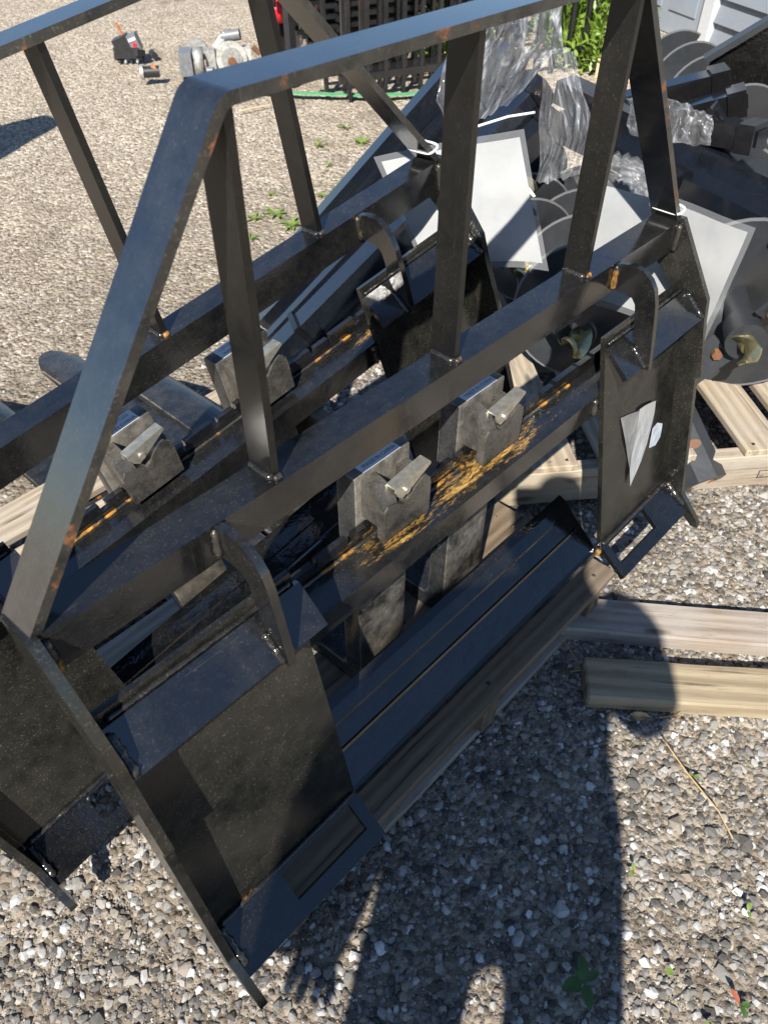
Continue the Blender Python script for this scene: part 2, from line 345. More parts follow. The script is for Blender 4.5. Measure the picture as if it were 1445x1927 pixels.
stones = bpy.data.collections.new('stone_kinds')
for k in range(9):
    bm = bmesh.new(); bmesh.ops.create_icosphere(bm, subdivisions=2 if k < 4 else 1, radius=1)
    sc = Vector((random.uniform(.75, 1.25), random.uniform(.65, 1.0), random.uniform(.45, .75)))
    cuts = [(Vector((random.gauss(0, 1), random.gauss(0, 1), random.gauss(0, 1))).normalized(), random.uniform(.55, .85)) for _ in range(7)]
    for v in bm.verts:
        p = v.co.copy()
        for n_, d_ in cuts:
            q = p.dot(n_)
            if q > d_: p -= n_*(q-d_)
        p *= 1+.12*noise.noise(p*1.7+Vector((k*9, 0, 0)))
        v.co = Vector((p.x*sc.x, p.y*sc.y, p.z*sc.z))
    me = bpy.data.meshes.new('stone_kind'); bm.to_mesh(me); bm.free(); me.materials.append(M['stone'])
    stones.objects.link(bpy.data.objects.new('stone_kind', me))
def gravel(name, poly, density, lo, hi, seed, label, power=2.2):
    me = bpy.data.meshes.new(name)
    (x0, x1), (y0, y1) = poly; nx = max(2, int((x1-x0)/.05)); ny = max(2, int((y1-y0)/.05))
    vs = [(x0+(x1-x0)*i/nx, y0+(y1-y0)*j/ny) for j in range(ny+1) for i in range(nx+1)]
    me.from_pydata([(x, y, gz(x, y)) for x, y in vs], [], [(j*(nx+1)+i, j*(nx+1)+i+1, (j+1)*(nx+1)+i+1, (j+1)*(nx+1)+i) for j in range(ny) for i in range(nx)])
    o = bpy.data.objects.new(name, me); COL.objects.link(o); tag(o, label, None, None, 'stuff')
    ng = bpy.data.node_groups.new(name, 'GeometryNodeTree'); ng.interface.new_socket('Geometry', in_out='INPUT', socket_type='NodeSocketGeometry'); ng.interface.new_socket('Geometry', in_out='OUTPUT', socket_type='NodeSocketGeometry')
    N = ng.nodes; L = ng.links.new
    gi = N.new('NodeGroupInput'); go = N.new('NodeGroupOutput'); dp = N.new('GeometryNodeDistributePointsOnFaces'); dp.inputs['Density'].default_value = density; dp.inputs['Seed'].default_value = seed
    ip = N.new('GeometryNodeInstanceOnPoints'); ci = N.new('GeometryNodeCollectionInfo'); ci.inputs[0].default_value = stones; ci.inputs['Separate Children'].default_value = True; ci.inputs['Reset Children'].default_value = True
    ip.inputs['Pick Instance'].default_value = True
    rr = N.new('FunctionNodeRandomValue'); rr.data_type = 'FLOAT_VECTOR'; rr.inputs[0].default_value = (-.7, -.7, 0); rr.inputs[1].default_value = (.7, .7, 6.28); rr.inputs['Seed'].default_value = seed+1
    rs = N.new('FunctionNodeRandomValue'); rs.data_type = 'FLOAT'; rs.inputs['Seed'].default_value = seed+2
    pw = N.new('ShaderNodeMath'); pw.operation = 'POWER'; pw.inputs[1].default_value = power
    mr = N.new('ShaderNodeMapRange'); mr.inputs['To Min'].default_value = lo; mr.inputs['To Max'].default_value = hi
    L(rs.outputs[1], pw.inputs[0]); L(pw.outputs[0], mr.inputs['Value'])
    L(gi.outputs[0], dp.inputs[0]); L(dp.outputs[0], ip.inputs['Points']); L(ci.outputs[0], ip.inputs['Instance']); L(rr.outputs[0], ip.inputs['Rotation']); L(mr.outputs[0], ip.inputs['Scale']); L(ip.outputs[0], go.inputs[0])
    md = o.modifiers.new('scatter', 'NODES'); md.node_group = ng
    return o
gravel('grit', ((-1.2, 1.4), (-1.1, .5)), 24000, .0010, .0024, 31, 'fine grey grit between the gravel stones', 1.5)
gravel('gravel', ((-1.25, 1.5), (-1.15, .95)), 18000, .0017, .0108, 3, 'crushed grey stone chips covering the ground round the pallets', 3.0)
gravel('loose_pebbles', ((-1.25, 1.7), (-1.15, 1.2)), 300, .008, .017, 11, 'larger pale pebbles lying among the gravel', 3.)
gravel('far_gravel', ((-.6, 3.4), (.95, 3.6)), 2600, .0022, .0065, 21, 'pale gravel scattered over the yard behind', 2.6)

# ------------------------------------------------------------------ the fork frame
ZG = .7017
HW, HI, D, G_, GT = .5632, .3147, .2904, .3628, .2937
def weld(name, pts, r, parent, mat='weld', n=18, jit=.15):
    P = [Vector(p) for p in pts]; out = []
    L = sum((b-a).length for a, b in zip(P, P[1:])); k = max(6, int(L/.004))
    for i in range(k+1):
        s = L*i/k
        for a, b in zip(P, P[1:]):
            d = (b-a).length
            if s <= d+1e-9: out.append(a.lerp(b, s/d)); break
            s -= d
    rr = [r*(.75+(.35*abs(sin(i*1.7))+random.uniform(-.12, .2))*min(1, jit*7)) for i in range(len(out))]; rr[0] *= .4; rr[-1] *= .4
    o = MB().tube(out, rr, 6, jit=jit).build(name, mat, parent, smooth=True); return o
def make_frame(root):
    # rails
    MB().box(-.555, .555, 0, .0439, -.0486, 0).bevel(.006, 3).build('top_rail', ['paint', 'edge'], root, smooth=False)
    for x in (-D, 0, D):
        MB().box(x, x+.009, .0082, .0453, -.001, G_-.0105).bevel(.0012, 1, 1).build('upright_bar', ['upright', 'edge'], root)
        weld('weld_bead', [(x-.001, .008, .0015), (x-.001, .045, .0015)], .0042, root)
        weld('weld_bead', [(x, .0065, .0015), (x+.010, .0065, .0015)], .0042, root, 'weldrust')
    # load guard, one bent flat bar
    def inner(t):
        # centre line offset t inwards of the outer outline
        p = []
        sl = math.atan2(G_, HW-GT); nx, nz = -sin(sl), cos(sl)
        L0 = Vector((-HW, 0)); L1 = Vector((-GT, G_))
        def corner(sgn, rad, seg=6):
            a = Vector((sgn*GT, G_)); u1 = (Vector((sgn*HW, 0))-a).normalized(); u2 = Vector((-sgn, 0))
            ang = u1.angle(u2); c = a+(u1+u2).normalized()*(rad/sin(ang/2)); r2 = rad-t
            s1 = a+u1*(rad/math.tan(ang/2)); s2 = a+u2*(rad/math.tan(ang/2))
            e1 = (s1-c).normalized(); e2 = (s2-c).normalized(); out = []
            for i in range(seg+1):
                e = e1.lerp(e2, i/seg).normalized(); out.append(c+e*r2)
            return out
        off = Vector((sin(sl), -cos(sl)))*t
        a = corner(-1, .022); b = corner(1, .022)
        return [L0+off] + a + b[::-1] + [Vector((HW, 0))+Vector((-off.x, off.y))]
    o_, i_ = inner(0), inner(.010)
    bm = MB()
    y0, y1 = .0035, .0495
    rows = [[(p.x, y0, p.y) for p in o_], [(p.x, y1, p.y) for p in o_], [(p.x, y1, p.y) for p in i_], [(p.x, y0, p.y) for p in i_]]
    V = [[bm.bm.verts.new(c) for c in r] for r in rows]
    for k in range(4):
        for j in range(len(o_)-1):
            f = bm.bm.faces.new((V[k][j], V[k][j+1], V[(k+1) % 4][j+1], V[(k+1) % 4][j])); f.smooth = False
            f.material_index = 1 if k in (1, 3) else 0
    bm.bm.faces.new([V[k][0] for k in range(4)]); bm.bm.faces.new([V[k][-1] for k in range(4)][::-1])
    bm.bevel(.0014, 2, 1).build('load_guard', ['bar', 'edge'], root)
    # end gussets
    prof = [(.047, .001), (-.004, .004), (-.080, -.110), (-.087, -.150), (-.112, -.246), (-.103, -.252), (-.152, -.500), (-.196, -.545), (-.203, -.560), (-.190, -.563), (-.120, -.512), (-.030, -.120), (.047, -.052)]
    for sg in (-1, 1):
        a, b = sorted((sg*.5555, sg*.5665))
        MB().prism(prof, 'X', a, b).bevel(.0012, 1, 1).build('end_plate', ['plate', 'edge'], root)
        # quick attach plate
        x0, x1 = sorted((sg*HI, sg*.5553))
        n = Vector((0, .9782, -.2072)) * .008
        pl = [(-.0323, -.0925), (-.1158, -.4868), (-.1158+n.y, -.4868+n.z), (-.0323+n.y, -.0925+n.z)]
        MB().prism(pl, 'X', x0, x1).bevel(.001, 1, 1).build('attach_plate', ['plate', 'edge'], root)
        # ledge with rectangular slot
        u = Vector((-.0588, -.0430)); L = u.length; u = u/L; nn = Vector((u.y, -u.x))*-1
        if nn.y < 0: nn = -nn
        lm = MB(); sx0, sx1 = sorted((sg*.332, sg*.457))
        def pt(x, s, h): return (x, -.1158+u.x*s+nn.x*h, -.4868+u.y*s+nn.y*h)
        X = [x0, sx0, sx1, sg*.569 if sg > 0 else x1]
        if sg < 0: X = [-.5553, sx0, sx1, x1]
        Sx = [-.003, .008, .050, L]
        vt = {(i, j, h): lm.bm.verts.new(pt(X[i], Sx[j], h*.009-.009)) for i in range(4) for j in range(4) for h in (0, 1)}
        for i in range(3):
            for j in range(3):
                if (i, j) == (1, 1): continue
                for h in (0, 1): lm.bm.faces.new([vt[q] for q in ((i, j, h), (i+1, j, h), (i+1, j+1, h), (i, j+1, h))])
        for (a_, b_) in [((i, 0), (i+1, 0)) for i in range(3)]+[((i, 3), (i+1, 3)) for i in range(3)]+[((0, j), (0, j+1)) for j in range(3)]+[((3, j), (3, j+1)) for j in range(3)]+[((1, 1), (2, 1)), ((1, 2), (2, 2)), ((1, 1), (1, 2)), ((2, 1), (2, 2))]:
            lm.bm.faces.new((vt[(*a_, 0)], vt[(*b_, 0)], vt[(*b_, 1)], vt[(*a_, 1)]))
        lm.bevel(.0012, 1, 1).build('pin_ledge', ['gloss', 'edge'], root)
        weld('weld_bead', [(sg*.551, -.118, -.487), (sg*.551, -.165, -.520)], .006, root)
        weld('weld_bead', [(sg*(HI+.003), -.1175, -.484), (sg*.550, -.1175, -.484)], .004, root)
        # top lip
        lx0, lx1 = sorted((sg*(HI-.004), sg*.5553))
        MB().prism([(-.0350, -.1055), (-.0420, -.1030), (-.0840, -.1400), (-.0780, -.1470)], 'X', lx0, lx1).bevel(.001, 1, 1).build('coupler_lip', ['paint', 'edge'], root)
        weld('weld_bead', [(sg*.551, -.045, -.106), (sg*.551, -.083, -.140)], .0062, root, 'weld')
        weld('weld_bead', [(sg*(HI+.004), -.037, -.102), (sg*.545, -.037, -.102)], .003, root, 'weld')
        weld('weld_bead', [(sg*.5525, -.002, -.004), (sg*.5525, -.002, -.050)], .005, root, 'weldrust')
        # J hook bracket
        jp = [(.002, -.002), (-.024, .004), (-.044, .001), (-.058, -.009), (-.067, -.021), (-.074, -.042), (-.080, -.075), (-.088, -.125), (-.091, -.146), (-.078, -.148), (-.066, -.128), (-.052, -.098), (-.046, -.064), (-.043, -.052), (-.036, -.044), (-.022, -.0405), (.002, -.042)]
        jx = (-.373, -.363) if sg < 0 else (.363, .373)
        MB().prism(jp, 'X', *jx).bevel(.0012, 1, 1).build('hook_bracket', ['paint', 'edge'], root)
        for e in (jx[0]-.002, jx[1]+.002):
            weld('weld_bead', [(e, -.003, -.002), (e, -.003, -.042)], .0042, root, 'weldrust' if e < jx[1] else 'weld')
            weld('weld_bead', [(e, -.057, -.116), (e, -.086, -.143)], .0045, root, 'weld')
    # fork carriage
    MB().box(-.5553, .5553, -.0405, .0105, -.2335, -.1945).bevel(.0065, 3).build('carriage_bar', ['carriage', 'edge'], root)
    MB().box(-.5553, .5553, .0108, .0195, -.2200, -.1830).bevel(.0008, 1, 1).build('notched_strip', ['carriage', 'edge'], root)
    x = -.553
    k = 0
    while x < .55:
        wd = (.056, .034, .052, .030)[k % 4]; hh = (-.1690, -.1720)[k % 2]
        MB().box(x, min(x+wd, .5545), .0105, .0198, -.1835, hh).bevel(.0016, 2, 1).build('strip_tooth', ['paint', 'edge'], root)
        x += wd+(.006 if k % 2 else .011); k += 1
    weld('weld_bead', [(-.29, .0080, -.1930), (.312, .0080, -.1930)], .0034, root, 'weldrust', jit=.05)
    weld('weld_bead', [(.3145, -.040, -.199), (.3145, -.043, -.232)], .0055, root, 'weldrust')
    # lower rail, a ribbed channel
    lr = [(-.016, -.4240), (-.0290, -.4290), (-.0330, -.4325), (-.0440, -.4423), (-.0452, -.4455), (-.0660, -.4635), (-.0690, -.4638), (-.0712, -.4672), (-.1060, -.4980), (-.1115, -.5005), (-.1130, -.5130), (-.070, -.5150), (-.025, -.450)]
    MB().prism(lr, 'X', -HI+.001, HI-.001).bevel(.0012, 2).build('lower_rail', 'rail', root, flat=True)
    weld('weld_bead', [(HI-.002, -.112, -.494), (HI-.002, -.114, -.510)], .007, root, 'weldrust')

near = thing('fork_attachment', 'nearer upright black fork attachment with a torn paper label on its right end plate', 'fork attachment', (0, 0, ZG), group='pallet fork frames')
make_frame(near)
far = copy_tree(near)
tag(far, 'farther black fork attachment, tilted to the left behind the nearer one', 'fork attachment')
FR = Matrix(((.98887, .00782, -.14861, -.18934), (.00019, .99855, .05376, .34214), (.14881, -.05319, .98743, -.02431+ZG), (0, 0, 0, 1)))
far.matrix_world = FR
for o in far.children:
    if o.name.split('.')[0] in ('carriage_bar', 'notched_strip'):
        o.material_slots[0].link = 'OBJECT'; o.material_slots[0].material = M['carriage_far']
# torn label on the near right plate
def on_plate(x, z, h=.0015):
    y = -.0323+(z+.0925)*(-.1158+.0323)/(-.4868+.0925); return (x, y-h*.978, z+h*.2)
tl = MB()
for k, (poly, h) in enumerate((([(.366, -.252), (.398, -.260), (.426, -.268), (.424, -.300), (.417, -.330), (.404, -.372), (.394, -.340), (.380, -.300)], .001), ([(.424, -.264), (.440, -.265), (.455, -.268), (.480, -.275), (.478, -.296), (.470, -.320), (.462, -.334), (.455, -.350), (.446, -.358), (.438, -.372), (.425, -.383), (.412, -.396), (.402, -.407), (.399, -.372), (.403, -.345), (.416, -.300)], .004), ([(.464, -.320), (.482, -.318), (.499, -.328), (.498, -.342), (.496, -.354), (.478, -.362), (.456, -.356)], .009))):
    cx_ = sum(p[0] for p in poly)/len(poly); cz_ = sum(p[1] for p in poly)/len(poly)
    def lp(x, z): return on_plate(x, z, h+.0035*abs(noise.noise(Vector((x*60, z*45, k)))) + .010*max(0, (z+.31)*-1)*(k == 1))
    rings = []
    for q_ in (1, .72, .42): rings.append([tl.bm.verts.new(lp(cx_+(x-cx_)*q_, cz_+(z-cz_)*q_)) for x, z in poly])
    c_ = tl.bm.verts.new(lp(cx_, cz_)); n_ = len(poly)
    for a_, b_ in zip(rings, rings[1:]):
        for i_ in range(n_): tl.bm.faces.new((a_[i_], a_[(i_+1) % n_], b_[(i_+1) % n_], b_[i_])).material_index = k
    for i_ in range(n_): tl.bm.faces.new((rings[-1][i_], rings[-1][(i_+1) % n_], c_)).material_index = k
tl.thick(.0004).build('torn_label', ['greylabel', 'paper', 'bluelabel'], near, flat=True)

# ------------------------------------------------------------------ forks
def make_fork(root):
    yf, th, wd = .0225, .035, .100
    # L shaped bar: shank and tapered blade in one
    prof = [(yf, -.0970), (yf+th-.004, -.0970), (yf+th, -.101), (yf+th, -.515), (yf+th+.008, -.523), (yf+th+.06, -.5255), (.40, -.5300), (1.00, -.5430), (1.075, -.5530), (1.075, -.5575), (.90, -.5600), (yf+.03, -.5600), (yf+.008, -.553), (yf, -.535)]
    m = MB().prism(prof, 'X', 0, wd)
    for v in m.bm.verts:                                   # rounded tip
        if v.co.y > .99:
            pass
    bmesh.ops.subdivide_edges(m.bm, edges=[e for e in m.bm.edges if abs(e.verts[0].co.x-e.verts[1].co.x) > .05], cuts=6)
    for v in m.bm.verts:
        if v.co.y > .96:
            c = (v.co.x-wd/2)/(wd/2); v.co.y -= .075*abs(c)**2.6*(1 if v.co.y > 1.05 else .25)
            v.co.x = wd/2+(v.co.x-wd/2)*(.93 if v.co.y > .97 else 1)
    sh = m.bevel(.0022, 2, 1).build('shank_and_blade', ['blade', 'shank'], root)
    for p in sh.data.polygons:
        if p.center.y < .075: p.material_index = 1
    # hook over the carriage: thin front wall with a scooped mouth, hump, shoulder and floor; the lever stands in the mouth
    fwl = [(.009, -.1845), (.0945, -.1845), (.0955, -.138), (.0935, -.127), (.086, -.1185), (.077, -.1190), (.066, -.1265), (.054, -.1375), (.046, -.1405), (.038, -.1370), (.030, -.1300), (.016, -.1270), (.009, -.1340)]
    hm = MB().prism(fwl, 'Y', -.0185, -.006)
    hm.prism([(.0235, -.1030), (.010, -.1045), (-.004, -.1095), (-.0135, -.120), (-.0175, -.135), (-.0175, -.165), (.0235, -.165)], 'X', .0095, .033)
    hm.prism([(.0235, -.1185), (-.006, -.1215), (-.0165, -.133), (-.0172, -.165), (.0235, -.165)], 'X', .073, .0942)
    hm.prism([(.0080, -.1835), (-.0170, -.1835), (-.0170, -.1560), (.0240, -.1500), (.0240, -.1600), (.0085, -.1610)], 'X', .030, .077)
    hm.bevel(.0048, 3).build('hook', 'fork', root)
    lv = MB().prism([(.0290, -.1060), (.0290, -.1140), (.0325, -.1165), (.0330, -.1215), (.0400, -.1280), (.0510, -.1240), (.0760, -.1115), (.0930, -.1030), (.0915, -.0985), (.0600, -.1020)], 'Y', -.0190, -.0155)
    lv.prism([(.0290, -.1060), (.0600, -.1020), (.0915, -.0985), (.0915, -.1012), (.0600, -.1048), (.0290, -.1090)], 'Y', -.0157, -.0020)
    lev = lv.bevel(.0010, 2).build('locking_lever', 'zinc', root)
    MB().cyl((.048, -.0212, -.1185), (.048, -.0185, -.1185), .0048, 16).build('pin', 'zinc', lev)
    # printed label on the top face
    st = MB().box(.016, .084, .0245, .0520, -.0969, -.0965).build('label', 'label', root)
    text_obj('lettering', '1.5T100*35*1225', .0089, 'ink', st, (.050, .0442, -.0963), sx=.86)
    text_obj('lettering', 'MADE IN CHINA', .0092, 'ink', st, (.052, .0322, -.0963), sx=.86)
f0 = thing('pallet_fork', 'left fork on the nearer frame, its label half hidden under the top rail', 'fork', (-.160, 0, ZG), group='pallet forks hung on the frames')
make_fork(f0)
f1 = copy_tree(f0); f1.location = (.041, 0, ZG); f1['label'] = 'right fork on the nearer frame, its whole MADE IN CHINA label in view'
for x, lb in ((-.157, 'left fork on the tilted farther frame, beside the slanting guard bar'), (.065, 'right fork on the tilted farther frame, its hook half hidden by an upright bar')):
    c = copy_tree(f0); c.matrix_world = FR @ Matrix.Translation((x, 0, 0)); c['label'] = lb

# ------------------------------------------------------------------ pallets and loose boards
def plank(name, mat, L, W_, T, loc, rz, parent=None, bev=.002, tilt=(0, 0)):
    m = MB(); m.box(-L/2, L/2, -W_/2, W_/2, 0, T)
    bmesh.ops.subdivide_edges(m.bm, edges=[e for e in m.bm.edges if abs(e.verts[0].co.x-e.verts[1].co.x) > .02], cuts=11)
    sd_ = random.uniform(0, 99)
    m.bevel(bev, 1)
    for v in m.bm.verts:
        n_ = noise.noise(Vector((v.co.x*9+sd_, v.co.y*4, v.co.z*9)))
        v.co.y += n_*.0016; v.co.z += noise.noise(Vector((v.co.x*5, sd_, v.co.y*9)))*.0012*(v.co.z > T/2)
    return m.build(name, mat, parent, loc, (tilt[0], tilt[1], rz))
pal = thing('wooden_pallet', 'old brown pallet under the nearer fork frame', 'pallet', (-.071, .357, 0), group='wooden pallets')
for y, wd, mt in ((-.455, .098, 'dark'), (-.27, .090, 'dark'), (.005, .100, 'grey'), (.16, .09, 'dark'), (.33, .085, 'pine'), (.455, .098, 'pine')):
    plank('plank', mt, .838, wd, .017, (random.uniform(-.004, .004), y, .121), random.uniform(-.006, .006), pal)
for x in (-.388, .062, .385):
    plank('stringer', 'dark', .965, .038, .103, (x, -.010, .018), pi/2, pal)
for y in (-.44, .44): plank('bottom_board', 'grey', .838, .09, .016, (0, y, .001), 0, pal)
q = Vector((.77, -.64)).normalized(); ang = math.atan2(q.y, q.x)
pr = thing('wooden_pallet', 'pale new pine pallet stamped HT under the augers', 'pallet', (.462, .165, 0), (0, 0, ang), group='wooden pallets')
for x, wd, mt in ((.030, .06, 'grey'), (.098, .092, 'pine'), (.235, .09, 'pine'), (.385, .05, 'pine'), (.570, .100, 'pine'), (.70, .09, 'pine'), (.83, .09, 'pine'), (.97, .09, 'pine')):
    plank('plank', mt, 1.06, wd, .017, (x, .53, .113), pi/2+random.uniform(-.012, .012), pr)
for y in (.019, .52, 1.02):
    plank('stringer', 'pine', 1.06, .036, .092, (.50, y, .020), 0, pr)
for x in (.45,): plank('bottom_board', 'pine', .93, .04, .020, (x, .50, .030), pi/2, pr)
nl = MB()
for x in (.030, .098, .235, .570, .70, .83):
    for y in (.019, .52, 1.02):
        for d_ in (-.022, .022):
            if x > .05: nl.cyl((x+d_+random.uniform(-.006, .006), y+random.uniform(-.006, .006), .1285), (x+d_, y, .1312), .0035, 8)
tag(nl.build('nail_heads', 'ink', pr), kind='stuff')
nl = MB()
for y in (-.455, -.27, .33, .455):
    for x in (-.388, .062, .385):
        for d_ in (-.022, .022): nl.cyl((x+random.uniform(-.005, .005), y+d_, .1365), (x, y+d_, .1392), .0035, 8)
tag(nl.build('nail_heads', 'ink', pal), kind='stuff')
hb = MB()
for a, b, c, d_ in ((0, .05, 0, .0012), (0, .05, .0218, .023), (0, .0012, 0, .023), (.049, .05, 0, .023), (.058, .074, .0, .001), (.058, .074, .020, .021), (.058, .059, 0, .021), (.073, .074, 0, .021)):
    hb.box(a, b, -.0022, -.0014, c, d_)
hb = hb.build('stamp', 'ink', pr, (.575, .0, .045))
text_obj('lettering', 'HT', .008, 'ink', hb, (.010, -.0024, .006), (pi/2, 0, 0))
text_obj('lettering', 'KD', .008, 'ink', hb, (.066, -.0024, .011), (pi/2, 0, 0))
b1 = plank('loose_board', 'grey', .62, .084, .038, (.458, -.330, 0), math.atan2(-.274, .207), None, .004)
tag(b1, 'grey weathered board on the gravel, its end tucked under the brown pallet', 'board', 'loose boards on the gravel')
b2 = plank('loose_board', 'yellow', .60, .088, .037, (.372, -.441, 0), math.atan2(-.257, .206), None, .004)
tag(b2, 'yellowish split board on the gravel, the one nearer the bottom of the photo', 'board', 'loose boards on the gravel')

# ------------------------------------------------------------------ laminated sheets tied to the frames
def sheet_thing(label, TL, TR, BR, BL, bow, tie, group):
    TL, TR, BR, BL = map(Vector, (TL, TR, BR, BL)); t = thing('laminated_sheet', label, 'sheet', tuple((TL+TR)/2), group=group)
    c0 = (TL+TR)/2; n = (TR-TL).cross(BL-TL).normalized()
    if n.dot(CAM-c0) < 0: n = -n
    def P(u, v, h): return tuple(TL.lerp(TR, u).lerp(BL.lerp(BR, u), v)+n*(h+bow*sin(pi*u)*(1-.5*v)+.022*(abs(u-.5)*2)**3*v**3+.006*noise.noise(Vector((u*3, v*3, bow*99))))-c0)
    N = 14
    MB().sheet([[P(i/N, j/N, 0) for i in range(N+1)] for j in range(N+1)]).thick(.0006).build('sleeve', 'sleeve', t)
    MB().sheet([[P(.035+.93*i/N, .05+.90*j/N, -.0018) for i in range(N+1)] for j in range(N+1)]).thick(.0002).build('paper', 'paper', t)
    tb = MB()
    for pts in tie: tb.tube([Vector(p)-c0 for p in pts], .0021, 6)
    tb.build('cable_tie', 'whiteplastic', t, smooth=True)
    return t
zr = ZG
sheet_thing('white laminated sheet cable tied at the right end of the nearer frame', (.578, .165, zr+.016), (.578, -.108, zr+.014), (.578, -.094, zr-.203), (.578, .178, zr-.205), -.014,
            [[(.5525+.0095*math.copysign(abs(cos(a))**.45, cos(a)), .0265+.0275*math.copysign(abs(sin(a))**.45, sin(a)), zr+.016+.004*cos(a)) for a in [i*2*pi/28 for i in range(29)]]], 'laminated sheets tied to the frames')
def fp(x, y, z): return tuple(FR @ Vector((x, y, z)))
sheet_thing('white laminated sheet cable tied at the right end of the tilted farther frame', (.322, .452, .748), (.490, .272, .793), (.500, .194, .575), (.360, .362, .563), -.012,
            [[fp(.549+.0105*math.copysign(abs(cos(a))**.45, cos(a)), .0265+.0275*math.copysign(abs(sin(a))**.45, sin(a)), .020+.004*cos(a)) for a in [i*2*pi/28 for i in range(29)]], [(.395, .335, .786), (.432, .322, .800), (.470, .292, .812), (.500, .262, .818)]], 'laminated sheets tied to the frames')

# ------------------------------------------------------------------ tubes leaning across the far pallet
def rect_tube(name, a, b, w_, h_, label, group, mat='tube', cap=True, roll=0., lift=True, parts=None):
    a, b = Vector(a), Vector(b); d = b-a; L = d.length
    t = thing(name, label, 'steel tube', tuple(a), group=group)
    xq = d.normalized(); yq = Vector((0, 0, 1)).cross(xq).normalized(); zq = xq.cross(yq)
    mr = Matrix((xq, yq, zq)).transposed().to_4x4() @ Matrix.Rotation(roll, 4, 'X')
    t.matrix_world = Matrix.Translation(a) @ mr
    MB().box(0, L, -w_/2, w_/2, -h_/2, h_/2).bevel(.006, 2).build('tube_body', mat, t)
    if cap:
        MB().box(L-.03, L+.012, -w_/2-.006, w_/2+.006, -h_/2-.006, h_/2+.006).bevel(.005, 2).build('end_cap', 'cap', t)
        MB().box(L+.0125, L+.016, -w_/2+.008, w_/2-.008, -h_/2+.008, h_/2-.008).bevel(.004, 1).build('cap_face', 'cap', t)
    if parts:
        for s in parts:
            MB().box(s-.008, s+.008, -w_/2-.010, w_/2+.010, -h_/2-.010, h_/2+.010).bevel(.004, 2).build('collar', 'cap', t)
    return t
G1 = 'black steel booms leaning on the pile'
rect_tube('steel_boom', (.579, 1.227, .06), (1.115, .85, .715), .050, .050, 'leftmost leaning black boom, standing farthest from the frames beside open gravel', G1)
rect_tube('steel_boom', (.568, 1.178, .05), (1.120, .800, .712), .030, .040, 'thin black boom leaning next to the leftmost one', G1, cap=False)
rect_tube('steel_boom', (.551, 1.121, .055), (1.119, .752, .702), .052, .050, 'leaning black boom with its square foot showing on the gravel under the farther top rail', G1)
rect_tube('steel_boom', (.512, 1.045, .05), (1.098, .690, .686), .030, .040, 'thin black boom leaning in the middle of the row', G1, cap=False)
rect_tube('steel_boom', (.470, .970, .06), (1.069, .624, .666), .066, .050, 'leaning black boom passing behind the hook bracket of the farther attachment', G1, parts=(.10, .62))
rect_tube('steel_boom', (.520, .905, .06), (1.036, .552, .619), .060, .050, 'rightmost leaning black boom, nearest the laminated sheet on the farther attachment', G1, parts=(.08, .55))
rect_tube('steel_boom', (.500, .950, .045), (.93, .68, .49), .030, .030, 'lower short boom in the dark gap between two leaning booms', G1, cap=False, parts=(.05, .15, .26))
G2 = 'navy black booms lying across the augers'
rect_tube('steel_boom', (1.306, .704, .600), (1.262, -.05, .505), .075, .055, 'upper navy black boom lying across the pile above the middle auger', G2, cap=False)
rect_tube('steel_boom', (1.225, .660, .545), (1.190, -.06, .455), .075, .055, 'lower navy black boom lying across the pile just above the big auger', G2, cap=False)
G3 = 'capped square tubes on top of the auger pile'
rect_tube('square_tube', (1.283, .614, .562), (1.486, .363, .647), .052, .052, 'topmost capped square tube pointing at the grey auger discs, with a collar', G3, mat='cap', parts=(.14,))
rect_tube('square_tube', (1.265, .516, .540), (1.406, .274, .637), .050, .050, 'second capped square tube, below the topmost one', G3, mat='cap', parts=(.12,))
rect_tube('square_tube', (1.269, .381, .523), (1.290, .277, .624), .048, .048, 'capped square tube wrapped in crumpled clear film', G3, mat='cap')
rect_tube('square_tube', (1.290, .345, .590), (1.270, .167, .613), .056, .050, 'lowest capped square tube, lying flat and shining dark blue at the right edge', G3, mat='cap', parts=(.05,))
hx = MB(); hx.cyl((1.19, .30, .52), (1.175, .262, .515), .026, 10); hx = hx.build('hex_coupling', 'cap'); tag(hx, 'round ribbed black coupling under the film wrapped tube', 'coupling')

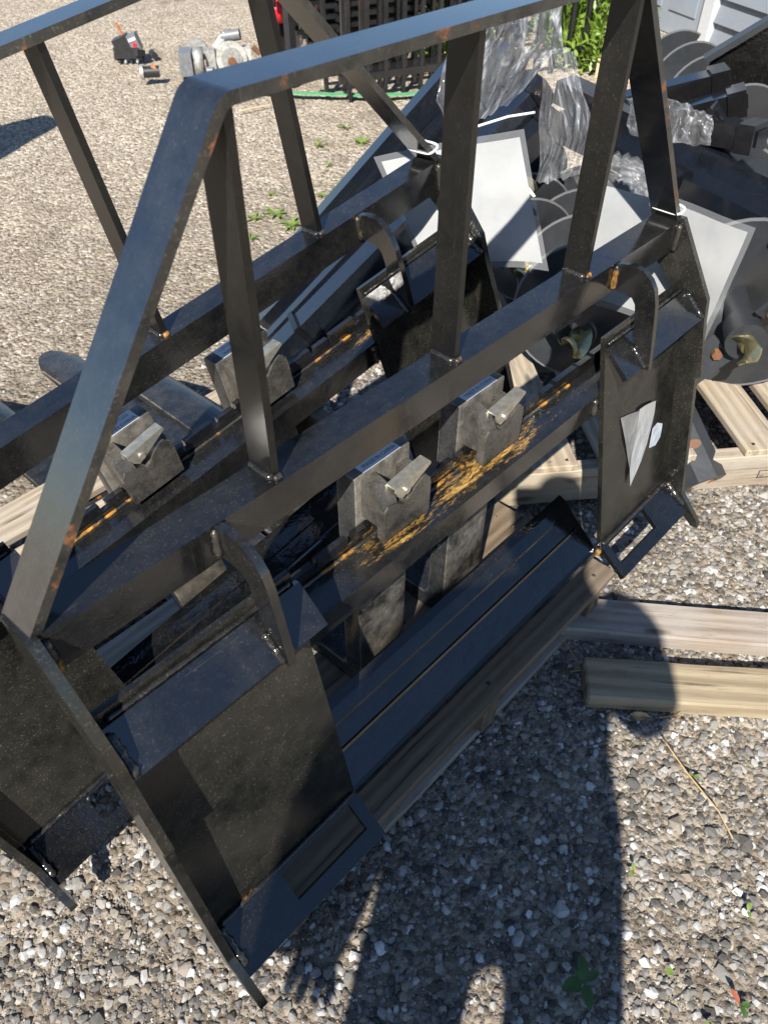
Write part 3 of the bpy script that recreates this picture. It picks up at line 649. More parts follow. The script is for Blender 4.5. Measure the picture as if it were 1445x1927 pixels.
# ------------------------------------------------------------------ augers
def auger(tip, dr, R_, pitch, L, phase, label, hand=1, start=.10, teeth=True):
    t = thing('auger_bit', label, 'auger', tip, group='earth augers piled on the pallet')
    dr = Vector(dr).normalized(); yq = Vector((0, 0, 1)).cross(dr).normalized(); zq = dr.cross(yq)
    t.matrix_world = Matrix.Translation(Vector(tip)) @ Matrix((dr, yq, zq)).transposed().to_4x4()
    MB().cyl((.06, 0, 0), (L, 0, 0), .030, 20).build('shaft', 'auger', t, smooth=False)
    turns = (L-start-.08)/pitch; n = int(turns*40); r0 = .029
    gr = []
    for i in range(n+1):
        th = phase+hand*2*pi*turns*i/n; x = start+pitch*turns*i/n
        gr.append([(x, r*cos(th), r*sin(th)) for r in (r0, R_*.4, R_*.7, R_*.97, R_)])
    m = MB().sheet(gr); 
    for f in m.bm.faces:
        rr = max(math.hypot(v.co.y, v.co.z) for v in f.verts); mn = min(math.hypot(v.co.y, v.co.z) for v in f.verts)
        if mn > R_*.96: f.material_index = 1
    m.thick(.005); m.build('flighting', ['auger', 'augeredge'], t)
    MB().cyl((.045, 0, 0), (start+.02, 0, 0), .044, 24, 0, .040).build('tip_collar', 'auger', t, smooth=False)
    # pilot tip: a twisted zinc spade
    gp = []
    for i in range(13):
        k = i/12; a = phase+1.2+k*2.6; ww = .036*(1-.25*k) if k < .75 else .036*(1-.25*.75)*(1-(k-.75)*2.6)
        x = .05-.085*k
        gp.append([(x, c*ww*cos(a), c*ww*sin(a)) for c in (-1, -.5, 0, .5, 1)])
    MB().sheet(gp).thick(.006).build('pilot_tip', 'yzinc', t)
    MB().cyl((.062, 0, 0), (.02, 0, 0), .022, 16, 0, .014).build('pilot_core', 'yzinc', t)
    if teeth:
        for s_ in (0, 1):
            a = phase+pi*s_
            tm = MB().box(-.004, .004, .05, R_-.01, -.035, .035); tm.bevel(.002, 1); tm.move(Matrix.Translation((start-.012, 0, 0)) @ Matrix.Rotation(a, 4, 'X') @ Matrix.Rotation(.5, 4, 'Y'))
            pl = tm.build('tooth_plate', 'auger', t)
            for rr in (.07, R_-.05):
                bm_ = MB().cyl((start-.030, rr, 0), (start-.014, rr, 0), .012, 6); bm_.move(Matrix.Rotation(a, 4, 'X')); bm_.build('bolt', 'rust', pl)
    return t
auger((.930, -.080, .312), (.845, .535, .0), .192, .165, 1.05, 2.2, 'big front grey auger with a yellow pilot tip and rusty bolts on the pale pallet')
auger((.715, .215, .305), (.845, .535, -.02), .150, .16, .80, 1.0, 'dark shaded auger seen under the nearer top rail', start=.02)
auger((.865, .460, .330), (.80, .58, .02), .120, .15, .72, 3.6, 'grey auger behind the hanging film between the two laminated sheets', start=.05)
auger((1.66, .30, .445), (.70, .70, -.01), .145, .15, .80, 1.2, 'rear auger stack of overlapping grey discs at the upper right', start=.10, teeth=False)
tip = MB()
gp = []
for i in range(11):
    k = i/10; a = .4+k*2.4; ww = .026*(1-.5*k); gp.append([(.06*k, c*ww*cos(a), c*ww*sin(a)) for c in (-1, 0, 1)])
tp = tip.sheet(gp).thick(.005).build('pilot_tip', 'yzinc', None, (.835, .470, .545), (.3, .5, .4)); tag(tp, 'small yellow zinc pilot tip peeping from the foot of the hanging film', 'auger tip')
# steel socket with a rusty mouth lying against the pallet
so_ = thing('drive_socket', 'dark grey steel drive socket with a rusty mouth lying against the pale pallet', 'socket', (.862, .03, .150))
a = Vector((.790, -.125, .052)) - Vector((.862, .03, .150)); L = a.length; xq = a.normalized(); yq = Vector((0, 0, 1)).cross(xq).normalized()
so_.matrix_world = Matrix.Translation((.862, .03, .150)) @ Matrix((xq, yq, xq.cross(yq))).transposed().to_4x4() @ Matrix.Rotation(.35, 4, 'X')
oc = [(.052*cos(pi/8+i*pi/4)*1.05, .052*sin(pi/8+i*pi/4)) for i in range(8)]; ic = [(y*.62, z*.55) for y, z in oc]
m = MB(); A = [m.bm.verts.new((0, *p)) for p in oc]; B = [m.bm.verts.new((L, *p)) for p in oc]; Ci = [m.bm.verts.new((L, *p)) for p in ic]; Dd = [m.bm.verts.new((L-.07, *p)) for p in ic]
m.bm.faces.new(A)
for i in range(8):
    j = (i+1) % 8
    m.bm.faces.new((A[i], A[j], B[j], B[i])); m.bm.faces.new((B[i], B[j], Ci[j], Ci[i]))
    m.bm.faces.new((Ci[i], Ci[j], Dd[j], Dd[i])).material_index = 1
m.bm.faces.new(Dd[::-1]).material_index = 1
m.build('socket_body', ['auger', 'rust'], so_)
sl = MB().cyl((0, 0, -.002), (0, 0, .002), .011, 14); sl.move(Matrix.Translation((L-.085, .002, .0485)) @ Matrix.Scale(1.6, 4, (0, 1, 0))); sl.build('pin_hole', 'rust', so_)
# black sloping plate at the upper right
bp = thing('loader_attachment', 'black steel blade sloping up at the top right corner with a worn grey top edge', 'blade', (1.80, .535, .60))
pm = MB(); pm.prism([(0, 0), (.16, .12), (.42, .12), (.42, -.42), (0, -.52)], 'Y', 0, .012); pm.bevel(.001, 1)
pm.move(Matrix.Rotation(math.atan2(-.24, .13), 4, 'Z')); pm.build('blade_plate', 'gloss', bp)
pe = MB().prism([(-.01, 0), (.15, .12), (.43, .12), (.43, .135), (.145, .135), (-.02, .012)], 'Y', -.02, .03); pe.move(Matrix.Rotation(math.atan2(-.24, .13), 4, 'Z')); pe.build('top_edge', 'auger', bp)

# ------------------------------------------------------------------ clear film
def grid_uv(o, nu, nv):
    uv = o.data.uv_layers.new(name='UVMap')
    for lp in o.data.loops:
        i_ = lp.vertex_index; uv.data[lp.index].uv = ((i_ % (nu+1))/nu, (i_//(nu+1))/nv)
def film_sheet(name, rows, label, amp, seed, cat='plastic film', nu=46, nv=46, freq=7.):
    """rows: list of polylines (top to bottom), each a list of points; bilinear net with crumple"""
    def lerp_row(r, u):
        k = u*(len(r)-1); i = min(int(k), len(r)-2); return Vector(r[i]).lerp(Vector(r[i+1]), k-i)
    gr = []
    for j in range(nv+1):
        k = j/nv*(len(rows)-1); i = min(int(k), len(rows)-2); row = []
        for a in range(nu+1):
            u = a/nu; p = lerp_row(rows[i], u).lerp(lerp_row(rows[i+1], u), k-i)
            q_ = Vector((u*freq+1.6*noise.noise(Vector((u*2, j/nv*2.5, seed))), j/nv*freq*.22, seed)); f_ = noise.noise(q_)*.8+noise.noise(q_*2.3)*.45+abs(noise.noise(q_*1.4+Vector((3, 3, 3))))*.6
            q2 = Vector((u*3, j/nv*3, seed+5)); p += Vector((noise.noise(q2+Vector((9, 0, 0))), noise.noise(q2), f_))*amp
            p += Vector((-.55, -.5, .45))*f_*amp; row.append(tuple(p))
        gr.append(row)
    o = MB().sheet(gr).build(name, 'film'); grid_uv(o, nu, nv)
    return tag(o, label, cat, 'crumpled clear film')
film_sheet('stretch_film', [[(1.02, .86, .76), (1.20, .83, .765), (1.372, .785, .785)], [(.955, .812, .733), (1.07, .75, .745), (1.16, .63, .735)], [(.900, .80, .640), (.96, .70, .66), (1.09, .62, .73)], [(.835, .700, .600), (.87, .66, .62), (.95, .62, .66)]], 'large sheet of crumpled clear film draped over the tops of the leaning booms', .011, 1., nu=110, nv=60)
film_sheet('stretch_film', [[(1.015, .600, .755), (1.04, .570, .762), (1.075, .550, .752)], [(.960, .545, .690), (.985, .505, .70), (1.035, .485, .678)], [(.875, .480, .615), (.92, .430, .63), (.965, .405, .615)], [(.822, .447, .555), (.85, .410, .57), (.885, .378, .575)]], 'tail of clear film hanging down from the tops of the leaning booms', .010, 4., freq=5., nu=60, nv=70)
film_sheet('stretch_film', [[(1.165, .445, .660), (1.185, .34, .672), (1.215, .255, .650)], [(1.13, .42, .655), (1.15, .32, .668), (1.185, .235, .640)], [(1.12, .40, .600), (1.135, .31, .600), (1.17, .225, .600)]], 'crumpled clear film round the middle capped tube', .011, 8., nu=60, nv=44)
# a coil of clear film
co = []
for i in range(26):
    th = -.25+2.75*i/25; row = []
    for k in range(13):
        ph = 2*pi*k/12; rr = .030+.005*sin(th*26)+.003*noise.noise(Vector((th*6, k, 0)))
        Rr = .078
        c = Vector((.960, .318, .530)); e1 = rt; e2 = (up*.8+fw*.25).normalized(); e3 = e1.cross(e2)
        p = c+(e1*cos(th)+e2*sin(th))*(Rr+rr*cos(ph))+e3*rr*sin(ph); row.append(tuple(p))
    co.append(row)
fc_ = MB().sheet(co).build('film_coil', 'film'); grid_uv(fc_, 12, 25)
tag(fc_, 'rolled ring of creased clear film beside the laminated sheet of the nearer frame', 'plastic film', 'crumpled clear film')

# ------------------------------------------------------------------ steel fence panels
P0 = Vector((2.16, 2.497, 0)); P1 = Vector((3.62, 1.895, 0)); fd = (P1-P0).normalized(); fn = Vector((-fd.y, fd.x, 0))
def fence_panel(origin, length, label, n0=0, lean=.06, h=1.25, skip=0):
    t = thing('fence_panel', label, 'fence panel', tuple(origin), (0, 0, math.atan2(fd.y, fd.x)), 'black steel fence panels')
    def Y(z): return lean*z
    for z in (.105, .22 if skip else .62, 1.12):
        MB().box(0, length, Y(z)-.014, Y(z)+.014, z-.016, z+.016).bevel(.002, 1).build('rail', 'fence', t)
    x = .05+n0
    while x < length-.02:
        MB().prism([(x-.0095, Y(.012)-.0095), (x+.0095, Y(.012)-.0095), (x+.0095, Y(.012)+.0095), (x-.0095, Y(.012)+.0095)], 'Z', .012, h).build('picket', 'fence', t)
        x += .097
    return t
fence_panel(P0+fd*.04, 1.52, 'front black fence panel standing upright on the gravel before the garden', lean=.05)
fence_panel(P0+fn*.13-fd*.06, 1.10, 'second black fence panel standing just behind the front one', n0=.03, lean=.04, skip=1)
stk = P0+fn*.45+fd*.10
for k in range(11):
    t = MB(); z = .122+k*.046; L = 1.25+random.uniform(-.03, .03); x0 = random.uniform(-.02, .02)
    for y in [i*.085 for i in range(9)]: t.box(x0, x0+L, y-.009, y+.009, z, z+.020)
    for x in (.12, .62, 1.1): t.box(x-.016, x+.016, -.03, .72, z-.012, z+.006)
    o = t.build('fence_panel', 'fence', None, tuple(stk), (0, 0, math.atan2(fd.y, fd.x)))
    tag(o, ('lowest', 'second lowest', 'third lowest', 'fourth lowest', 'fifth lowest', 'middle', 'fifth highest', 'fourth highest', 'third highest', 'second highest', 'topmost')[k]+' flat black fence panel of the stack behind the upright panels', 'fence panel', 'stacked black fence panels lying flat')
for x, wh_ in ((.10, 'left'), (.60, 'middle'), (1.12, 'right')):
    o = MB().box(x-.05, x+.05, 0, .70, 0, .108).bevel(.004, 1).build('wooden_block', 'grey', None, tuple(stk), (0, 0, math.atan2(fd.y, fd.x)))
    tag(o, 'weathered timber block under the '+wh_+' of the flat fence panel stack', 'block', 'blocks under the flat fence panels')
for k, (x, y) in enumerate(((.25, -.05), (.55, -.06), (.83, -.05))):
    o = plank('loose_board', 'whitepaint', .24, .09, .05, tuple(stk+fd*x+fn*(y-.07)+Vector((0, 0, 0))), math.atan2(fd.y, fd.x)+random.uniform(-.1, .1), None, .003)
    tag(o, ('leftmost', 'middle', 'rightmost')[k]+' short white board on the ground behind the upright fence panels', 'board', 'white boards behind the fence panels')
# black steel stand, grey post, white tray, red mower
st = thing('steel_stand', 'narrow black steel stand left of the fence panels', 'stand', (2.23, 2.86, 0))
for x, y, lean in ((0, 0, .05), (.36, .50, .02)):
    MB().prism([(x-.02, y-.02), (x+.02, y-.02), (x+.02, y+.02), (x-.02, y+.02)], 'Z', .0, 1.2).build('leg', 'blackplastic', st)
MB().box(-.03, .40, .23, .27, .95, .99).build('cross_bar', 'blackplastic', st)
for k in range(6): MB().box(.10+k*.022, .112+k*.022, .22+k*.03, .235+k*.03, .30, .75).build('tine', 'fence', st)
o = MB().box(-.04, .04, -.10, .10, 0, 1.1).bevel(.005, 1).build('grey_post', 'greyplastic', None, (2.97, 3.42, 0), (0, 0, .4)); tag(o, 'flat grey post standing left of the stacked fence panels', 'post')
tr = thing('white_tray', 'white plastic tray lying behind the black stand', 'tray', (2.98, 3.62, .02), (0.1, 0, .6))
MB().box(-.22, .22, -.14, .14, 0, .03).bevel(.008, 2).build('tray_base', 'whitepaint', tr); MB().box(-.22, .22, .12, .14, .03, .16).bevel(.006, 1).build('tray_back', 'whitepaint', tr); MB().box(-.1, .06, -.05, -.03, .032, .05).build('slot', 'blackplastic', tr)
mw = thing('push_mower', 'mower with a red deck and black wheel half hidden by the frame', 'mower', (2.62, 3.42, 0), (0, 0, .9))
MB().box(-.17, .17, -.13, .13, .17, .27).bevel(.03, 3).build('deck', 'red', mw, smooth=True)
wh = MB().cyl((.06, -.19, .13), (.06, -.12, .13), .13, 28); wh.bevel(.012, 2).build('wheel', 'rubber', mw)
MB().cyl((.06, -.197, .13), (.06, -.189, .13), .07, 20).build('wheel_rim', 'blackplastic', mw)
ch = MB(); ch.tube([(.05, -.25, .06), (.04, -.24, .16), (-.02, -.20, .26), (-.1, -.12, .30)], [.10, .10, .09, .07], 14); ch.build('chute', 'blackplastic', mw)

# ------------------------------------------------------------------ scrap engines
e = thing('scrap_engine', 'small black engine with a rusty upright shaft, leftmost of the scrap engines', 'engine', (1.90, 3.84, 0), (0, 0, -.75), 'scrap engines on the gravel'); e.scale = (.64, .64, .64)
MB().box(-.12, .10, -.07, .07, .04, .12).bevel(.012, 2).build('sump', 'blackplastic', e)
m = MB().box(-.06, .07, -.06, .06, .10, .20).bevel(.01, 2); m.move(Matrix.Rotation(-.35, 4, 'Y')); m.build('cylinder_block', 'blackplastic', e)
m = MB().box(.05, .14, -.055, .055, .06, .19).bevel(.012, 2); m.move(Matrix.Rotation(-.3, 4, 'Y')); m.build('shroud', 'greyplastic', e)
m = MB().cyl((-.02, .02, .15), (-.07, .02, .29), .011, 12).build('shaft', 'orange', e)
m = MB(); m.prism([(.085, .115), (.105, .090), (.125, .115), (.105, .140)], 'Y', -.062, -.060); m.move(Matrix.Rotation(-.3, 4, 'Y')); m.build('emblem', 'red', e)
m = MB().box(.07, .135, -.0615, -.0565, .145, .168); m.move(Matrix.Rotation(-.3, 4, 'Y')); m.build('name_strip', 'label', e)
for k in range(5): MB().cyl((-.09+k*.05, -.05, .0), (-.08+k*.05, -.03, .06), .012, 8).build('bracket', 'castgrey' if k % 2 else 'blackplastic', e)
e = thing('scrap_motor', 'small motor with an orange band between the black and the grey engine', 'motor', (1.775, 3.40, .055), (0, 0, -.6), 'scrap engines on the gravel'); e.scale = (.64, .64, .64)
MB().cyl((-.13, 0, 0), (-.105, 0, 0), .055, 22).build('flange', 'castgrey', e); MB().cyl((-.105, 0, 0), (.02, 0, 0), .042, 20).build('motor_body', 'blackplastic', e); MB().cyl((-.08, 0, 0), (.0, 0, .012), .036, 18).build('band', 'orange', e)
e = thing('scrap_engine', 'grey boxy engine with a silver tank and a finned wheel behind it', 'engine', (1.93, 3.28, 0), (0, 0, -.72), 'scrap engines on the gravel'); e.scale = (.64, .64, .64)
MB().box(-.11, -.01, -.09, .09, .06, .23).bevel(.01, 2).build('engine_block', 'greyplastic', e); MB().box(.005, .075, -.08, .06, .05, .235).bevel(.016, 3).build('tank', 'castgrey', e, smooth=True)
MB().box(-.10, .03, -.06, .06, 0, .06).build('mount', 'blackplastic', e)
fw_ = MB().cyl((.02, .16, .19), (.02, .13, .19), .085, 30); fw_.build('finned_wheel', 'castgrey', e)
for k in range(9):
    m = MB().box(.09, .17, .02+k*.010, .025+k*.010, .08, .22); m.build('cooling_fin', 'castgrey', e)
MB().cyl((.10, -.05, .09), (.15, -.06, .09), .03, 14).build('muffler', 'greyplastic', e)
e = thing('scrap_engine', 'dirty white engine with a big round flywheel plate facing the frames', 'engine', (2.11, 3.20, 0), (0, 0, -.62), 'scrap engines on the gravel'); e.scale = (.64, .64, .64)
MB().cyl((0, -.05, .145), (0, -.02, .145), .125, 36).bevel(.006, 2).build('flywheel_plate', 'whitepaint', e); MB().cyl((0, -.062, .145), (0, -.05, .145), .085, 30).build('inner_ring', 'castgrey', e); MB().cyl((0, -.085, .13), (0, -.06, .13), .035, 9).build('rusty_hub', 'rust', e)
MB().box(.02, .16, -.02, .12, .03, .20).bevel(.02, 2).build('crankcase', 'whitepaint', e); MB().cyl((-.06, .06, .28), (.09, .03, .30), .042, 18).build('air_filter', 'greyplastic', e); MB().cyl((-.12, .05, .20), (-.02, .05, .30), .035, 14).build('manifold', 'whitepaint', e)
for k in range(7): MB().box(-.19, -.10, -.02+k*.016, -.012+k*.016, .05, .20).build('cooling_fin', 'castgrey', e)
for k, (x, y, z) in enumerate(((.20, .02, .06), (.25, -.03, .09), (.30, .03, .05), (.27, .08, .10), (.34, -.02, .04))):
    m = MB().box(-.035, .035, -.03, .03, -.03, .03).bevel(.008, 1); m.move(Matrix.Translation((x, y, z)) @ Matrix.Rotation(k*1.1, 4, 'Z') @ Matrix.Rotation(k*.7, 4, 'X')); m.build('carburettor_part', ('castgrey', 'whitepaint', 'greyplastic')[k % 3], e)
MB().box(.235, .275, -.06, -.03, .10, .14).bevel(.005, 1).build('red_cap', 'red', e)
for k in range(16):
    x, y = [(1.90, 3.84), (1.93, 3.28), (2.11, 3.20), (2.24, 3.14)][k % 4]; m = MB()
    if k % 3: m.cyl((0, 0, 0), (random.uniform(.03, .09), random.uniform(-.03, .03), random.uniform(0, .06)), random.uniform(.006, .018), 8)
    else: m.box(-.03, .03, -.015, .015, -.01, .02).bevel(.004, 1)
    tag(m.build('scrap_fitting', ('blackplastic', 'castgrey', 'greyplastic', 'rust')[k % 4], None, (x+random.uniform(-.13, .13), y+random.uniform(-.15, .05), random.uniform(.015, .05) if k > 5 else .02), (random.uniform(-.4, .4), random.uniform(-.4, .4), random.uniform(0, 6))), 'small '+('black', 'silver', 'grey', 'rusty')[k % 4]+' fitting lying beside the scrap engines', 'fitting', 'small fittings round the scrap engines')
hs = [(1.90, 3.02), (1.98, 2.914), (2.107, 2.695), (2.242, 2.529), (2.334, 2.40), (2.42, 2.33), (2.51, 2.268), (2.66, 2.19)]
gh = []
for i, (x, y) in enumerate(hs):
    gh.append([(x-.017, y-.014, .022), (x+.017, y+.014, .022)])
fine = []
for a_, b_ in zip(gh, gh[1:]):
    for k in range(6): fine.append([tuple(Vector(p).lerp(Vector(q_), k/6)+Vector((0, 0, .006*noise.noise(Vector((k*.6, p[0]*5, 0)))))) for p, q_ in zip(a_, b_)])
tag(MB().sheet(fine).thick(.004).build('webbing_strap', 'greenhose'), 'flat green strap lying across the gravel in front of the fence panels', 'strap')
tag(MB().tube([(1.755, 2.722, .012), (1.83, 2.70, .016), (1.92, 2.682, .012)], .004, 6).build('yellow_stick', 'tan'), 'thin yellow stick on the gravel beside the green strap', 'stick')

# ------------------------------------------------------------------ house, boards, garden
wo = Vector((4.3, 1.55, 0)); wd_ = Vector((.45, .893, 0)).normalized(); wa = math.atan2(wd_.y, wd_.x)
hs_ = thing('house', 'house wall of blue grey lap siding with a white corner trim at the top right', 'house', tuple(wo), (0, 0, wa))
MB().box(-3.2, 1.0, -.16, -.035, -.1, 2.8).build('wall', 'siding', hs_)
for k in range(22):
    z = .02+k*.118
    MB().prism([(-.005, z), (.0, z), (-.032, z+.122), (-.036, z+.122)][::1], 'X', -3.2, .085).move(Matrix()).build('siding_board', 'siding', hs_)
MB().box(.088, .175, -.04, .022, 0, 2.8).bevel(.004, 1).build('corner_trim', 'trim', hs_)
MB().box(.176, .95, -.035, -.012, 0, 2.2).build('door_panel', 'door', hs_)
for x in (.26, .60): MB().box(x, x+.25, -.011, -.004, .12, .85).bevel(.003, 1).build('raised_panel', 'door', hs_)
MB().box(.951, 1.0, -.04, .02, 0, 2.6).build('door_frame', 'trim', hs_)
for (x, y, L, mt, lb, rz) in ((4.20, 2.30, 1.1, 'whitepaint', 'white painted board leaning among the garden plants', .2), (4.02, 1.98, 1.0, 'tan', 'tan board standing at the edge of the garden', .5)):
    m = MB().box(-.09, .09, -.012, .012, 0, L).bevel(.002, 1); m.move(Matrix.Rotation(.12, 4, 'X'))
    tag(m.build('standing_board', mt, None, (x, y, 0), (0, 0, rz-.6)), lb, 'board')
tag(MB().box(-.11, .11, -.2, .2, 0, .09).bevel(.01, 1).build('edging_timber', 'tan', None, (3.60, 1.66, 0), (0, 0, .4)), 'pale timber edging in front of the garden plants', 'timber')
bp_ = bpy.data.meshes.new('leaf_kind')
def leaf_pts(L, W_): return [(0, 0, 0), (L*.3, W_*.5, .004), (L*.65, W_*.42, .006), (L, 0, 0), (L*.65, -W_*.42, .006), (L*.3, -W_*.5, .004)]
def foliage(name, loc, n, spread, h, size, mat, label, cat, group, wid=.3):
    t = thing(name, label, cat, loc, group=group); m = MB(); s_ = MB()
    for _ in range(n):
        a = random.uniform(0, 2*pi); r = spread*math.sqrt(random.random()); z = h*random.random()**.7*(1-.4*(r/spread)**2)
        L = size*random.uniform(.6, 1.3)
        mt = Matrix.Translation((r*cos(a), r*sin(a), z)) @ Matrix.Rotation(random.uniform(0, 6.28), 4, 'Z') @ Matrix.Rotation(random.uniform(-1.2, .3), 4, 'Y') @ Matrix.Rotation(random.uniform(-.6, .6), 4, 'X')
        m.bm.faces.new([m.bm.verts.new(mt @ Vector(p)) for p in leaf_pts(L, L*wid)])
        if _ % 6 == 0: s_.tube([(r*.3*cos(a), r*.3*sin(a), 0), (r*cos(a), r*sin(a), z)], .002, 4)
    m.build('foliage', mat, t); s_.build('stem', mat, t); return t
GL = ('tall leafy garden plant beside the vertical fence picket', 'broad garden plant under the leaning white board', 'low garden plant at the edge of the gravel', 'garden plant seen through the upright fence pickets', 'small garden plant behind the stacked panels', 'grassy garden plant right of the white board', 'rear garden plant by the house door')
for (x, y, n, sp, h, lb) in ((3.72, 2.14, 520, .24, .55, 0), (3.95, 2.32, 520, .28, .5, 1), (3.55, 1.90, 420, .20, .22, 2), (2.98, 2.55, 260, .14, .30, 3), (3.20, 2.45, 200, .12, .28, 4), (3.86, 1.98, 420, .22, .40, 5), (4.25, 2.62, 420, .3, .6, 6)):
    foliage('garden_plant', (x, y, 0), n, sp, h, .055, 'garden', GL[lb], 'plant', 'garden plants by the house', .34)
# weeds
def rosette(name, loc, leaves, label, group=None, mats=('leaf',), cat='weed'):
    t = thing(name, label, cat, loc, group=group)
    for k, (a, L, W_, pitch) in enumerate(leaves):
        m = MB(); N = 8; gr = []
        for i in range(N+1):
            u = i/N; ww = W_*.5*(sin(pi*min(1, u*.93+.07))**.8)*(.35 if u < .18 else 1)
            x = L*u; z = L*(sin(pitch)*u-.35*u*u); gr.append([(x, -ww, z+ww*.25), (x, 0, z), (x, ww, z+ww*.25)])
        m.sheet(gr); m.move(Matrix.Rotation(a, 4, 'Z')); m.build('leaf', mats[k % len(mats)], t)
    return t
rosette('broadleaf_weed', (-.2275, -.4735, .012), ((2.55, .034, .019, .35), (.75, .033, .016, .55), (-.35, .026, .011, .45), (-2.35, .036, .016, .35), (1.55, .020, .009, .7)), 'five leaved green weed growing in the shaded gravel at the bottom')
rosette('red_seedling', (-.104, -.645, .010), ((1.3, .021, .008, .9), (-.9, .015, .008, .4), (-2.2, .017, .008, .4)), 'small seedling with one red leaf at the bottom right', None, ('redleaf', 'leaf', 'leaf'), 'seedling')
TL_ = ('tuft just left of the upright of the farther attachment, beside two bigger ones', 'biggest bright tuft beyond the farther top rail', 'bright tuft touching the farther top rail near its right upright', 'small tuft left of the right upright of the farther attachment', 'tuft in front of the green strap, left one', 'broad tuft in front of the green strap, right one', 'tuft nearest the green strap', 'tuft between the right upright and the leftmost leaning boom', 'small tuft left of the leftmost leaning boom', 'small pale tuft alone in the open gravel', 'tuft seen in the gap between the two top rails', 'tuft by the feet of the leaning booms', 'tuft in a sunlit gap of the pale pallet', 'small tuft by the leftmost boom, farthest back')
SL_ = ('tiny green seedling above the red leaved one', 'tiny green seedling right of the dry stem', 'tiny green seedling near the right edge of the sunlit gravel', 'tiny green seedling at the bottom between the broadleaf weed and the red seedling', 'tiny green seedling under the split board')
for k, (x, y) in enumerate(((-.13, -.56), (-.045, -.447), (.02, -.60), (-.16, -.63), (.16, -.44))):
    rosette('seedling', (x, y, .008), [(random.uniform(0, 6), .012, .006, .6) for _ in range(3)], SL_[k], 'tiny seedlings in the gravel', ('tuft',), 'seedling')
for k, (x, y, r) in enumerate(((1.062, 1.777, .04), (1.138, 1.744, .06), (1.118, 1.634, .055), (.942, 1.663, .035), (1.732, 2.143, .04), (1.883, 2.03, .05), (1.977, 2.224, .04), (1.473, 1.746, .05), (1.377, 1.737, .03), (1.25, 1.9, .025), (.36, .70, .05), (.62, 1.02, .05), (.84, .44, .035), (1.6, 1.95, .03))):
    rosette('weed_tuft', (x, y, 0), [(random.uniform(0, 6.28), r*random.uniform(.6, 1.2), r*.22, random.uniform(.3, 1.0)) for _ in range(12)], 'weed '+TL_[k], 'weed tufts in the yard', ('tuft',), 'weed')
tag(MB().tube([(.181, -.371, .016), (.15, -.43, .020), (.125, -.50, .018), (.103, -.536, .012)], .0014, 5).build('twig', 'straw'), 'thin dry stem lying on the sunlit gravel below the split board', 'twig')
tag(MB().tube([(.215, -.345, .014), (.245, -.372, .02), (.20, -.36, .016)], .001, 4).build('twig', 'straw'), 'short bent dry stem beside the curled brown leaf', 'twig')
tag(MB().sheet([[(x*.020, y*.008*(1-abs(x)**2)+.0001, .004*y*y+.003*sin(x*3)) for y in (-1, 0, 1)] for x in (-1, -.5, 0, .5, 1)]).build('dry_leaf', 'dryleaf', None, (.194, -.318, .012), (.3, .1, -.9)), 'curled brown dead leaf on the gravel at the edge of the split board', 'dead leaf')
tag(MB().tube([(.235, -.125, .02), (.225, -.16, .012), (.20, -.19, .02), (.19, -.175, .01)], .0012, 4).build('twig', 'straw'), 'dry grass stem curled at the corner of the brown pallet', 'twig')

# ------------------------------------------------------------------ out of frame: unseen block added to cast a shadow on the yard, and the photographer
caster = thing('unseen_shadow_caster', 'unseen black block added left of the yard to cast a shadow', 'shadow caster', (-.62, 2.75, 0))
MB().prism([(-.68, 0), (.66, 0), (.69, 1.1), (.5, 1.14), (-.68, .9)], 'Y', -.07, .08).bevel(.004, 1).build('caster_body', 'paint', caster)
MB().box(-.70, .70, -.09, .10, -.01, .05).build('caster_base', 'augeredge', caster)

dF = Vector((.879, .476, 0)); dR = Vector((.476, -.879, 0)); base = Vector((-1.066, -.782, 0))
def pp(f_, r_, z_): return base+dF*f_+dR*r_+Vector((0, 0, z_))
V = []; E = []; RD = []
def jv(f_, r_, z_, rad, par=None):
    V.append(pp(f_, r_, z_)); RD.append(rad if hasattr(rad, '__len__') else (rad, rad)); i = len(V)-1
    if par is not None: E.append((par, i))
    return i
pel = jv(0, -.01, .99, (.158, .158)); bel = jv(0, -.012, 1.11, (.168, .168), pel); che = jv(.0, -.008, 1.27, (.172, .172), bel); nb = jv(.01, 0, 1.42, (.10, .085), che); nk = jv(.03, 0, 1.49, .055, nb)
hd0 = jv(.055, 0, 1.555, (.070, .078), nk); hd1 = jv(.065, 0, 1.63, (.076, .092), hd0); hd2 = jv(.055, 0, 1.70, (.055, .065), hd1); ns = jv(.165, 0, 1.595, .012, hd1)
for s_ in (-1, 1):
    hip = jv(0, .000+s_*.106, .90, .095, pel); kn = jv(.015, .0+s_*.110, .48, .078, hip); an = jv(-.02, .0+s_*.115, .10, .056, kn); he = jv(.02, s_*.12, .045, .042, an); jv(.15, s_*.13, .03, .036, he)
def hand(wr, f_, r_, z_, dirf, dirr, dirz, curl, side):
    pm_ = jv(f_+dirf*.045, r_+dirr*.045, z_+dirz*.045, .036, wr); d_ = Vector((dirf, dirr, dirz))
    s = d_.cross(Vector((0, 0, 1))) if abs(dirz) < .8 else Vector((0, 1, 0)); s.normalize(); nn_ = d_.cross(s)
    for q_, L in ((-.030, .055), (-.010, .068), (.010, .064), (.028, .050)):
        k1 = Vector((f_, r_, z_))+d_*.095+s*q_; k2 = k1+d_*L*.5+nn_*curl*L*.3; k3 = k2+d_*L*.35+nn_*curl*L*.6
        a_ = jv(*k1, .0095, pm_); b_ = jv(*k2, .0088, a_); jv(*k3, .0075, b_)
    t1 = Vector((f_, r_, z_))+d_*.05+s*(-.042)*side; t2 = t1+d_*.035+s*(-.018)*side+nn_*curl*.02
    a_ = jv(*t1, .0115, pm_); jv(*t2, .0095, a_)
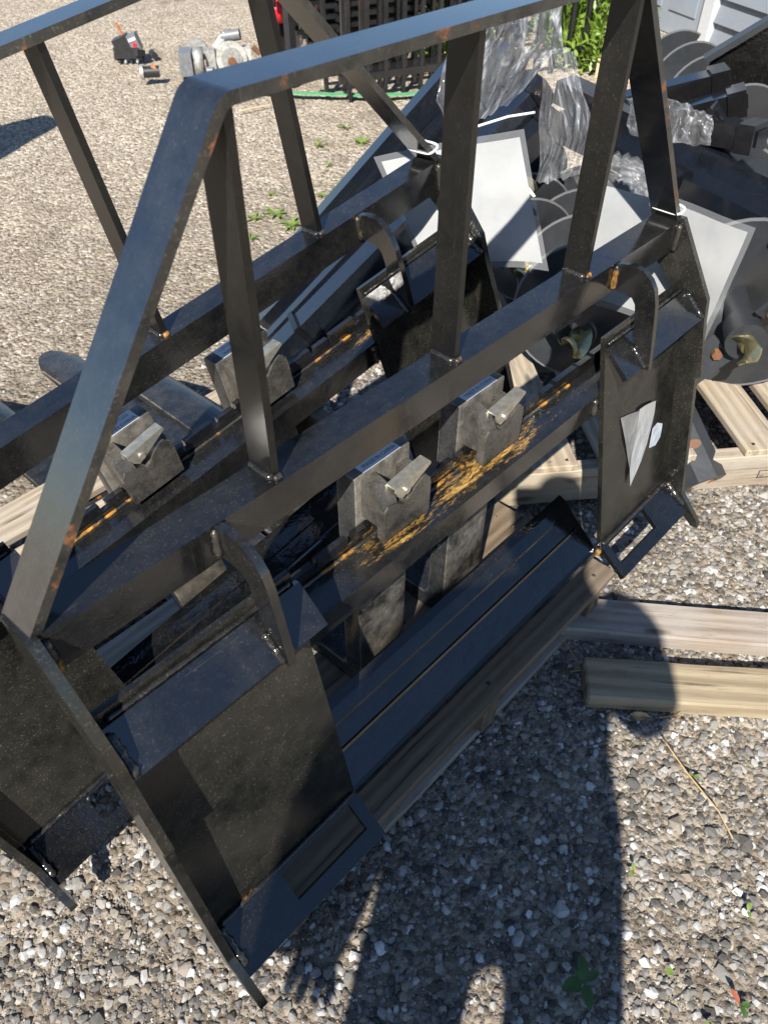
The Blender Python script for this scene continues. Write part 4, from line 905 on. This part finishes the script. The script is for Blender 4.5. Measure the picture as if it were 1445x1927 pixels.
shl = jv(.0, -.175, 1.395, .068, nb); ell = jv(-.04, -.236, 1.08, .068, shl); wrl = jv(.02, -.243, .83, .060, ell); hand(wrl, .02, -.243, .79, .05, 0, -1, .5, 1)
shr = jv(.0, .175, 1.405, .066, nb); elr = jv(.10, .215, 1.13, .052, shr); wrr = jv(.425, .0, 1.075, .034, elr); hand(wrr, .425, .0, 1.075, .42, -.47, .78, .3, -1)
me = bpy.data.meshes.new('person'); me.from_pydata([tuple(v-base) for v in V], E, [])
po = bpy.data.objects.new('person', me); COL.objects.link(po); po.location = base
sm = po.modifiers.new('skin', 'SKIN'); ss = po.modifiers.new('sub', 'SUBSURF'); ss.levels = 2; ss.render_levels = 2
for i, r_ in enumerate(RD): me.skin_vertices[0].data[i].radius = r_
me.skin_vertices[0].data[pel].use_root = True
dg = bpy.context.evaluated_depsgraph_get(); nm = bpy.data.meshes.new_from_object(po.evaluated_get(dg)); po.modifiers.clear(); po.data = nm
for mt in (simple('skin', (.45, .28, .20), .5), simple('grey_shirt', (.12, .13, .15), .8), simple('blue_jeans', (.05, .07, .12), .85), simple('brown_hair', (.05, .035, .02), .6), simple('work_boots', (.09, .06, .04), .7)): nm.materials.append(mt)
wl = Vector(V[wrl])-base; wr_ = Vector(V[wrr])-base
for p in nm.polygons:
    c = p.center; p.use_smooth = True
    if (c-wl).dot(Vector((0, 0, -1))) > -.005 and (c-wl).length < .22: k = 0
    elif (c-wr_).length < .2 and (c-wr_).dot(dF) > -.01: k = 0
    elif c.z < .10: k = 4
    elif c.z < .96 and (c-wl).length > .05: k = 2
    elif c.z > 1.49: k = 3 if (c.z > 1.665 or (c.dot(dF) < .045 and c.z > 1.55)) else 0
    else: k = 1
    p.material_index = k
tag(po, 'person in a grey shirt and jeans taking the photo with a phone', 'person')
for s_ in (-1, 1):
    bm = bmesh.new(); bmesh.ops.create_uvsphere(bm, u_segments=10, v_segments=8, radius=.011); em = bpy.data.meshes.new('eye'); bm.to_mesh(em); bm.free(); em.materials.append(M['whiteplastic'])
    eo = bpy.data.objects.new('eye', em); COL.objects.link(eo); eo.parent = po; eo.location = dF*.137+dR*.03*s_+Vector((0, 0, 1.628))
ph = MB().box(-.036, .036, -.085, .012, -.0085, .0).bevel(.003, 2).build('phone', 'blackplastic'); tag(ph, 'black phone held up by the person taking the photo', 'phone')
ph.matrix_world = Matrix(((rt.x, up.x, -fw.x, CAM.x-fw.x*.012), (rt.y, up.y, -fw.y, CAM.y-fw.y*.012), (rt.z, up.z, -fw.z, CAM.z-fw.z*.012), (0, 0, 0, 1))) @ Matrix.Translation((0, 0, .0085))
